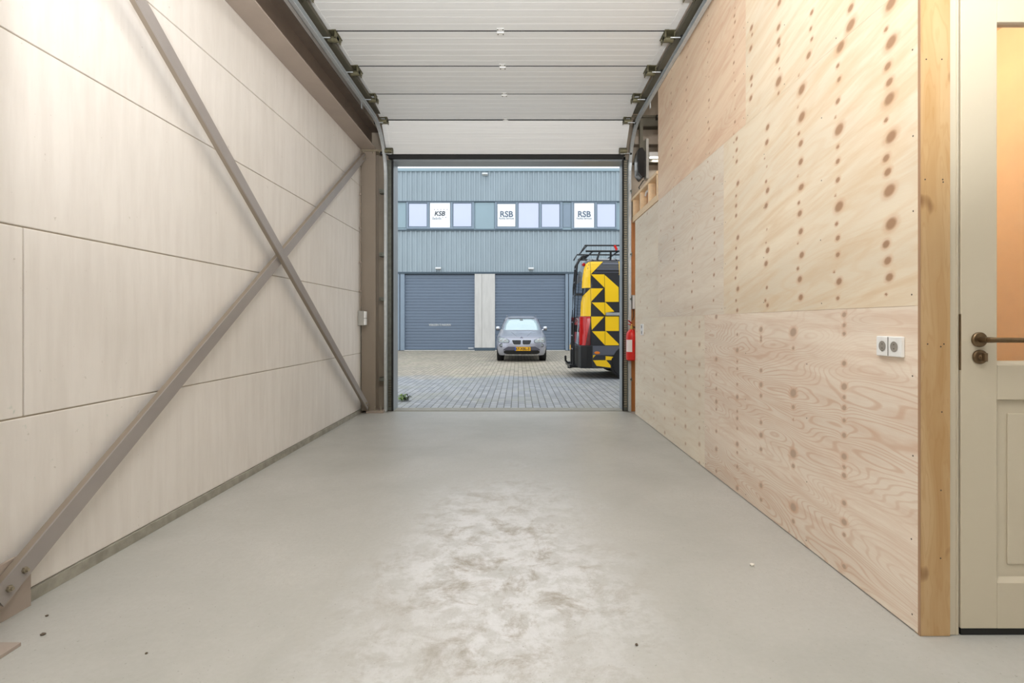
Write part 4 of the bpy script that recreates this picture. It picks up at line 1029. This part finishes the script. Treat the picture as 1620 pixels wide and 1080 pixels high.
for s in (-1, 1):
    # side windows follow the cabin side
    b = MB()
    for (y0, y1) in ((1.75, 2.55), (2.62, 3.45)):
        q = []
        for (yy, zz) in ((y0, 1.02), (y1, 1.02), (y1 - 0.05, 1.34), (y0 + (0.28 if y0 < 2 else 0), 1.34)):
            w = lerp_tab(CAB, zz, 1); q.append((s * (w + 0.004), yy, zz))
        b.add(q + [(p[0] - s * 0.02, p[1], p[2]) for p in q], [(0, 1, 2, 3), (7, 6, 5, 4), (0, 4, 5, 1), (1, 5, 6, 2), (2, 6, 7, 3), (3, 7, 4, 0)])
    b.build('side_window', 'dark_glass', car, local=True)
    b = MB(); b.tube([(s * 0.50, 2.0, 1.465), (s * 0.52, 2.3, 1.49), (s * 0.52, 3.3, 1.49), (s * 0.5, 3.6, 1.45)], 0.014); b.build('roof_rail', 'chrome', car, smooth=True, local=True)
    # headlamps
    rows_ = [(0.61, 0.42, 0.72), (0.65, 0.395, 0.745), (0.69, 0.42, 0.75), (0.73, 0.52, 0.75), (0.765, 0.66, 0.735)]
    rows_ = rows_ if s > 0 else sym(rows_)
    sr_ = [(0.595, 0.40, 0.72), (0.65, 0.375, 0.76), (0.69, 0.395, 0.765), (0.735, 0.49, 0.765), (0.78, 0.65, 0.75)]
    patch(sr_ if s > 0 else sym(sr_), 0.005, 12, 6, thick=0.04).build('headlamp_surround', 'dark_plastic', car, smooth=True, local=True)
    hl = patch(rows_, 0.010, 12, 6, thick=0.04).build('headlamp', 'lamp_glass', car, smooth=True, local=True)
    for xx in (0.52, 0.64):
        b = MB(); b.lathe((s * xx, nose(xx, 0.67) - 0.012, 0.668), [(0.042, 0.02), (0.042, -0.008), (0.034, -0.012), (0.030, -0.004)], 18, axis='y'); b.build('lamp_ring', 'chrome', hl, smooth=True, local=True)
    # kidney grille halves
    kr = [(0.548, 0.045, 0.235), (0.57, 0.03, 0.26), (0.62, 0.022, 0.285), (0.665, 0.022, 0.30), (0.685, 0.03, 0.295)]
    cr = [(0.54, 0.040, 0.240), (0.57, 0.024, 0.267), (0.62, 0.016, 0.292), (0.67, 0.016, 0.307), (0.693, 0.024, 0.302)]
    kr = kr if s > 0 else sym(kr); cr = cr if s > 0 else sym(cr)
    gs = patch(cr, 0.010, 10, 6, thick=0.03).build('grille_surround', 'chrome', car, smooth=True, local=True)
    gr = patch(kr, 0.016, 10, 6, thick=0.02).build('grille', 'car_black', car, smooth=True, local=True)
    b = MB()
    for k in range(9):
        xx = s * (0.05 + k * 0.027); b.box(xx - 0.003, xx + 0.003, nose(xx, .62) - 0.026, nose(xx, .62) - 0.012, 0.575, 0.672)
    b.build('grille_slat', 'dark_plastic', gr, local=True)
    # fog lamps
    b = MB(); b.lathe((s * 0.635, nose(0.635, 0.52) - 0.004, 0.52), [(0.062, 0.03), (0.062, -0.012), (0.05, -0.018), (0.046, -0.006)], 20, axis='y'); fg = b.build('fog_lamp', 'dark_plastic', car, smooth=True, local=True)
    b = MB(); b.lathe((s * 0.635, nose(0.635, 0.52) - 0.006, 0.52), [(0.040, 0.0), (0.036, -0.012)], 18, axis='y'); b.build('fog_lens', 'lamp_glass', fg, smooth=True, local=True)
    # door mirrors
    b = MB()
    b.lathe((s * 0.80, 1.42, 1.045), [(0.02, -0.07), (0.055, -0.05), (0.068, 0.0), (0.062, 0.05), (0.03, 0.07)], 14, axis='x'); b.bar((s * 0.70, 1.46, 0.99), (s * 0.78, 1.44, 1.0), 0.05, 0.03)
    mr = b.build('door_mirror', 'chrome', car, smooth=True, local=True)
    b = MB(); b.box(min(s * 0.74, s * 0.86), max(s * 0.74, s * 0.86), 1.38, 1.46, 0.965, 0.988); b.build('mirror_foot', 'car_black', mr, local=True)
    for yy in (0.80, 3.38):
        b = MB(); xo = s * 0.685
        b.lathe((xo, yy, 0.325), [(0.20, -0.115), (0.30, -0.11), (0.325, -0.09), (0.325, 0.09), (0.30, 0.11), (0.20, 0.115)], 30, axis='x')
        wh = b.build('wheel', 'tyre', car, smooth=True, local=True)
        b = MB(); b.lathe((s * 0.782, yy, 0.325), [(0.21, -0.01), (0.21, 0.01), (0.17, 0.016)], 24, axis='x'); b.build('rim', 'chrome', wh, smooth=True, local=True)
        b = MB(); b.lathe((s * 0.72, yy, 0.36), [(0.385, -0.07), (0.385, 0.066)], 30, axis='x')
        b.build('wheel_arch', 'car_black', car, smooth=True, local=True)
# lower grille, bumper plastic, skid plate, bonnet creases, badge and plate
b = patch([(0.36, -0.58, 0.58), (0.40, -0.56, 0.56), (0.44, -0.50, 0.50), (0.48, -0.42, 0.42)], 0.008, 24, 4, thick=0.02)
b.build('bumper_trim', 'dark_plastic', car, smooth=True, local=True)
b = patch([(0.245, -0.46, 0.46), (0.265, -0.54, 0.54), (0.31, -0.57, 0.57), (0.35, -0.55, 0.55), (0.362, -0.50, 0.50)], 0.010, 24, 5, thick=0.02)
b.build('lower_grille', 'car_black', car, smooth=True, local=True)
b = patch([(0.195, -0.50, 0.50), (0.22, -0.56, 0.56), (0.243, -0.55, 0.55)], 0.014, 24, 3, thick=0.03); b.build('skid_plate', 'chrome', car, smooth=True, local=True)
b = MB()
for s in (-1, 1):
    b.tube([(s * 0.17, nose(0.17, 0.80) - 0.01, 0.80), (s * 0.25, nose(0.25, 0.86), 0.865), (s * 0.33, nose(0.33, 0.92), 0.92)], 0.008, 6)
b.build('bonnet_crease', 'car_paint', car, smooth=True, local=True)
b = MB(); b.tube([(-0.60 + 1.2 * k / 20, nose(-0.60 + 1.2 * k / 20, 0.755) - 0.002, 0.755) for k in range(21)], 0.006, 6); b.build('bonnet_shut_line', 'car_black', car, smooth=True, local=True)
yb_ = nose(0, 0.745) - 0.012
b = MB(); b.lathe((0, yb_, 0.745), [(0.035, 0.02), (0.035, -0.004), (0.03, -0.006)], 20, axis='y'); bg = b.build('badge', 'black_gloss', car, local=True)
b = MB()
for q in range(4):
    pts = [(0, 0)] + [(0.024 * math.cos(a), 0.024 * math.sin(a)) for a in [PI / 2 * q + PI / 2 * j / 5 for j in range(6)]]
    b.add([(p[0], yb_ - 0.008, 0.745 + p[1]) for p in pts], [tuple(range(7))], q % 2)
b.build('badge_quarters', ['label_white', 'blue'], bg, local=True, recalc=False)
yp = nose(0, 0.44) - 0.03
b = MB(); b.box(-0.215, 0.275, yp, yp + 0.03, 0.352, 0.472); npl = b.build('number_plate', 'plate', car, local=True)
b = MB(); text_into(b, '67-XBL-3', 0.11, lambda p, q, r: (0.03 + p, yp - 0.002 - r, 0.374 + q), 0, depth=0.001, bold=0.002); b.build('plate_characters', 'car_black', npl, local=True)
b = MB(); b.box(-0.215, -0.18, yp - 0.002, yp, 0.353, 0.471); b.build('country_band', 'blue', npl, local=True)

# ================================================================= VAN
VX, VY = 1.31, 12.6
van = thing('van', 'tall black van with yellow geometric graphics parked beside the opening', 'van', (VX, VY, 0))
SV = 11.6 / FPX
vx = lambda u: (u - 820) * SV - VX
vz = lambda v: EYE + (511 - v) * SV
HWT = [(0.22, 0.965), (0.5, 1.0), (1.3, 0.998), (1.9, 0.965), (2.35, 0.915), (2.50, 0.885), (2.58, 0.83), (2.62, 0.74), (2.64, 0.5)]
def hw(z): return lerp_tab(HWT, z, 1)
def van_ring(x, zs=1.0, inset=0.0, z0=0.22):
    pts = []
    for (z, w) in HWT: pts.append((-(w - inset), z0 + (z - 0.22) * zs))
    pts += [(0, z0 + (2.65 - 0.22) * zs)]
    pts += [(-y, z) for (y, z) in pts[:-1]][::-1]
    out = []
    for (y, z) in pts:
        sl = 0.055 * z + (0.10 * max(0, z - 2.2) / 0.4 if x < 0.5 else 0)
        out.append((x + (sl * max(0.0, 1 - x / 1.0)), y, z))
    return out
st = [(0.0, 1.0, 0.10), (0.03, 1.0, 0.04), (0.10, 1.0, 0.008), (0.20, 1.0, 0.0), (0.6, 1, 0), (1.1, 1, 0), (2.5, 1, 0), (4.3, 1, 0), (4.75, 0.985, 0.005), (5.0, 0.93, 0.02), (5.35, 0.72, 0.04), (5.6, 0.52, 0.04), (6.2, 0.44, 0.05), (6.5, 0.36, 0.12), (6.58, 0.22, 0.2)]
b = MB(); R_ = [van_ring(*s_) for s_ in st]; n = len(R_[0]); v = [p for r in R_ for p in r]; f = []
for i in range(len(R_) - 1):
    for k in range(n): f.append((i * n + k, i * n + (k + 1) % n, (i + 1) * n + (k + 1) % n, (i + 1) * n + k))
f.append(tuple(range(n))); f.append(tuple((len(R_) - 1) * n + k for k in range(n))[::-1])
b.add(v, f)
b.build('body', 'van_black', van, smooth=True, local=True)

def side_poly(mb, poly, m=0, off=0.011, px=True):
    """flat livery shape laid on the curved flank facing the garage"""
    bm = bmesh.new()
    P = [(vx(u), vz(w)) if px else (u, w) for (u, w) in poly]
    vs = [bm.verts.new((p[0], 0, p[1])) for p in P]; bm.faces.new(vs)
    for zc in (0.5, 0.9, 1.3, 1.5, 1.7, 1.9, 2.05, 2.2, 2.35, 2.43, 2.50, 2.55):
        bmesh.ops.bisect_plane(bm, geom=bm.verts[:] + bm.edges[:] + bm.faces[:], plane_co=(0, 0, zc), plane_no=(0, 0, 1))
    for xc in [0.02 * q_ for q_ in range(18)]:
        bmesh.ops.bisect_plane(bm, geom=bm.verts[:] + bm.edges[:] + bm.faces[:], plane_co=(xc, 0, 0), plane_no=(1, 0, 0))
    bm.verts.ensure_lookup_table(); bm.verts.index_update()
    out = []
    for v_ in bm.verts:
        x, z = v_.co.x, v_.co.z
        sl_ = 0.055 * z + 0.25 * max(0, z - 2.2); x0 = (x - sl_) / (1 - sl_)
        ins = 0.0
        for (a, ia), (c, ic) in zip([(0.0, 0.10), (0.03, 0.04), (0.10, 0.008), (0.2, 0.0)], [(0.03, 0.04), (0.10, 0.008), (0.2, 0.0), (9, 0.0)]):
            if a <= x0 <= c: ins = ia + (ic - ia) * (x0 - a) / (c - a)
        if x0 < 0: ins = 0.10
        out.append((x, -(hw(z) - ins) - off, z))
    mb.add(out, [[q.index for q in fc.verts] for fc in bm.faces], m); bm.free()
livery = [
 [(933.5, 412.5), (955.5, 412.5), (935.6, 433), (934.8, 455), (921.5, 455), (922.5, 440), (925, 425), (928.5, 416)],
 [(935.5, 433.4), (956.5, 433.4), (979, 454), (979, 477.3), (957, 477.3), (957, 455.2)],
 [(934.6, 455.8), (955, 455.8), (935.6, 476.6), (934.6, 500), (919, 500), (920, 478), (922.5, 468)],
 [(936, 478.2), (958.5, 478.2), (972, 492.6), (959, 494), (957.4, 499.2)],
 [(957.4, 500.4), (979, 500.4), (979, 523.3), (957.4, 523.3)],
 [(934.8, 500.6), (955.8, 500.6), (936, 522)],
 [(936.4, 523.8), (958.6, 523.8), (978.6, 543.5), (979, 546), (957, 546)],
 [(937.6, 561.4), (942.3, 561.4), (938, 566.4)],
 [(958, 563), (979, 565), (979, 569.4), (958, 569.4)],
 [(938, 569.6), (959, 569.6), (970, 582), (944, 578.6)],
]
# the pattern carries on towards the front of the van
for dx in (44, 88, 132, 176, 220):
    livery += [[(u + dx, w) for (u, w) in poly] for poly in (livery[1], livery[6], [(936, 478.2), (958.5, 478.2), (972, 492.6), (957.4, 499.2)], [(936.4, 412.5), (955.5, 412.5), (936.4, 433)]) if dx < 200 or poly is livery[6]]
b = MB()
for poly in livery: side_poly(b, poly)
b.build('yellow_graphic', 'van_yellow', van, local=True)
b = MB(); side_poly(b, [(936, 404.5), (1110, 404.5), (1110, 411.5), (929, 411.5)], off=0.003); b.build('grey_roof_edge', 'van_grey', van, local=True)
b = MB()
for q in ((415, 417.5), (424.5, 426), (429.5, 430.5)): side_poly(b, [(957 - (q[0] - 412), q[0]), (1050, q[0]), (1050, q[1]), (957 - (q[0] - 412) + 1, q[1])], off=0.008)
b.build('panel_swage', 'van_grey', van, local=True)
b = MB(); side_poly(b, [(934.7, 412), (935.2, 412), (935.2, 546), (934.7, 546)], off=0.013); side_poly(b, [(956.7, 434), (957.2, 434), (957.2, 546), (956.7, 546)], off=0.013)
b.build('panel_gap', 'car_black', van, local=True)
b = MB(); b.box(vx(958.5), 4.2, -1.03, -0.985, vz(499), vz(494.4)); b.build('sliding_door_rail', 'galv', van, bevel=0.006, local=True)
# bumper, rub strip, lights
b = MB(); side_poly(b, [(934.5, 546.6), (1110, 547.5), (1110, 561), (935, 561.4)], off=0.016); b.build('rub_strip', 'van_grey', van, local=True)
b = MB()
b.prism([(0.0, -0.96), (0.04, -1.02), (0.16, -1.035), (0.30, -1.03), (0.30, 1.03), (0.16, 1.035), (0.04, 1.02), (0.0, 0.96), (-0.03, 0.6), (-0.03, -0.6)], 'z', 0.24, 0.72)
b.build('rear_bumper', 'car_black', van, bevel=0.02, local=True)
b = MB(); b.box(-0.16, 0.2, -0.55, 0.55, 0.20, 0.27); b.build('rear_step', 'car_black', van, bevel=0.01, local=True)
b = MB(); side_poly(b, [(918.5, 500.5), (933.8, 500.5), (933.8, 546), (917, 546), (916.8, 525)], off=0.018); side_poly(b, [(926, 546), (929, 530), (933.8, 508), (933.8, 546)], 1, off=0.021)
b.build('tail_lamp', ['tail_red', 'tail_dark'], van, local=True)
b = MB(); b.prism([(-0.97, 0.73), (-0.985, 1.34), (-0.86, 1.34), (-0.86, 0.73)], 'x', 0.02, 0.10)
b.prism([(0.97, 0.73), (0.985, 1.34), (0.86, 1.34), (0.86, 0.73)], 'x', 0.02, 0.10); b.build('rear_lamp', 'tail_red', van, bevel=0.01, local=True)
b = MB(); b.lathe((vx(944.5), -1.01, vz(557.8)), [(0.065, 0.02), (0.06, -0.012), (0.03, -0.018)], 18, axis='y')
b.v = [(x if True else 0, y, vz(557.8) + (z - vz(557.8)) * 0.5) for (x, y, z) in b.v]; b.build('side_marker', 'orange', van, smooth=True, local=True)
# rear door windows, handle, plate lamp
def rear_x(z): return 0.055 * z + (0.10 * max(0, z - 2.2) / 0.4) - 0.006
for s in (-1, 1):
    b = MB(); y0, y1 = (0.06, 0.80)
    q = [(rear_x(1.35), s * y0, 1.35), (rear_x(1.35), s * y1, 1.35), (rear_x(2.15), s * (y1 - 0.05), 2.15), (rear_x(2.15), s * y0, 2.15)]
    b.add(q + [(p[0] + 0.05, p[1], p[2]) for p in q], [(0, 1, 2, 3), (7, 6, 5, 4), (0, 4, 5, 1), (1, 5, 6, 2), (2, 6, 7, 3), (3, 7, 4, 0)])
    b.build('rear_window', 'dark_glass', van, local=True)
b = MB(); b.box(-0.06, 0.08, -0.94, -0.86, 1.80, 1.85); b.box(-0.02, 0.06, -0.10, -0.04, 1.0, 1.16); b.build('door_hinge', 'car_black', van, local=True)
b = MB(); b.box(-0.045, 0.02, 0.1, 0.62, 0.56, 0.67); b.build('number_plate', 'plate', van, local=True)
# ladder on the rear door
lad = bpy.data.objects.new('rear_ladder', None); COL.objects.link(lad); lad.parent = van
for yy in (-0.62, -0.22):
    b = MB(); b.tube([(-0.085, yy, 0.27), (-0.075, yy, 1.2), (-0.04, yy, 2.0), (0.0, yy, 2.50), (0.10, yy, 2.68), (0.26, yy, 2.72)], 0.021, 8); b.build('ladder_rail', 'car_black', lad, smooth=True, local=True)
for k in range(7):
    z = 0.62 + k * 0.30; x = -0.085 + 0.045 * max(0, z - 1.0)
    b = MB(); b.tube([(x, -0.62, z), (x, -0.22, z)], 0.014, 8); b.build('ladder_rung', 'van_grey', lad, smooth=True, local=True)
# tow bar
b = MB(); b.tube([(0.1, -0.1, 0.30), (-0.16, -0.1, 0.28), (-0.21, -0.1, 0.33), (-0.215, -0.1, 0.40)], 0.025, 10); b.lathe((-0.215, -0.1, 0.42), [(0.01, -0.03), (0.026, -0.015), (0.026, 0.015), (0.01, 0.03)], 12)
b.lathe((-0.12, -0.15, 0.20), [(0.05, -0.04), (0.05, 0.03), (0.02, 0.04)], 12); b.build('tow_bar', 'car_black', van, smooth=True, local=True)
# wheels
for wx_ in (2.33 - VX, 2.33 - VX + 3.66):
    for s in (-1, 1):
        b = MB(); b.lathe((wx_, s * 0.885, 0.355), [(0.22, -0.125), (0.32, -0.12), (0.352, -0.09), (0.352, 0.09), (0.32, 0.12), (0.22, 0.125)], 36, axis='y'); wh = b.build('wheel', 'tyre', van, smooth=True, local=True)
        b = MB(); b.lathe((wx_, s * 1.005, 0.355), [(0.22, -0.012), (0.21, 0.012), (0.08, 0.0 if s > 0 else 0.0)], 28, axis='y'); b.build('rim', 'galv', wh, smooth=True, local=True)
        b = MB(); b.lathe((wx_ + 0.06, s * 0.90, 0.37), [(0.36, -0.12), (0.36, 0.09)], 36, axis='y'); b.build('wheel_arch', 'car_black', van, smooth=True, local=True)
# cab glass, mirror, headlamp for the hidden front
b = MB(); side_poly(b, [(4.35, 1.45), (5.15, 1.45), (4.95, 2.0), (4.35, 2.1)], off=0.006, px=False); b.build('cab_window', 'dark_glass', van, local=True)
b = MB(); b.box(5.05, 5.2, -1.22, -1.02, 1.3, 1.7); b.build('wing_mirror', 'car_black', van, bevel=0.03, local=True)
b = MB(); b.box(6.40, 6.56, -0.86, -0.6, 0.85, 1.05); b.box(6.40, 6.56, 0.6, 0.86, 0.85, 1.05); b.build('headlamp', 'lamp_glass', van, bevel=0.02, local=True)
# roof rack rests on the roof, bolted: part of the van
rk = bpy.data.objects.new('roof_rack', None); COL.objects.link(rk); rk.parent = van
for s in (-1, 1):
    b = MB()
    x0, x1 = vx(921), 4.3
    b.tube([(x0 + 0.10, s * 0.80, 2.78), (x1, s * 0.80, 2.78)], 0.022, 8); b.tube([(x0, s * 0.80, 2.76), (x0 + 0.085, s * 0.80, 2.905), (x1, s * 0.80, 2.905)], 0.018, 8)
    b.build('side_rail', 'car_black', rk, smooth=True, local=True)
    for xx in (0.42, 0.72, 1.5, 2.4, 3.3, 4.1):
        b = MB(); b.bar((xx, s * 0.76, 2.58), (xx + (0.06 if xx < 0.5 else 0), s * 0.80, 2.78), 0.04, 0.03); b.build('rack_foot', 'car_black', rk, local=True)
for k in range(8):
    xx = 0.32 + k * 0.56; b = MB(); b.tube([(xx, -0.80, 2.775), (xx, 0.80, 2.775)], 0.018, 8); b.build('cross_bar', 'car_black', rk, smooth=True, local=True)
b = MB(); b.tube([(0.20, -0.80, 2.905), (0.20, 0.80, 2.905)], 0.016, 8); b.build('cross_bar', 'car_black', rk, smooth=True, local=True)
b = MB(); b.bar((vx(974.5), -0.83, 2.905), (vx(978), -0.83, 2.80), 0.03, 0.05); b.build('red_strap', 'red', rk, local=True)
b = MB(); b.lathe((0.14, -0.66, 2.50), [(0.03, -0.05), (0.045, 0.0), (0.03, 0.05)], 12, axis='y'); b.build('high_brake_lamp', 'tail_red', van, smooth=True, local=True)
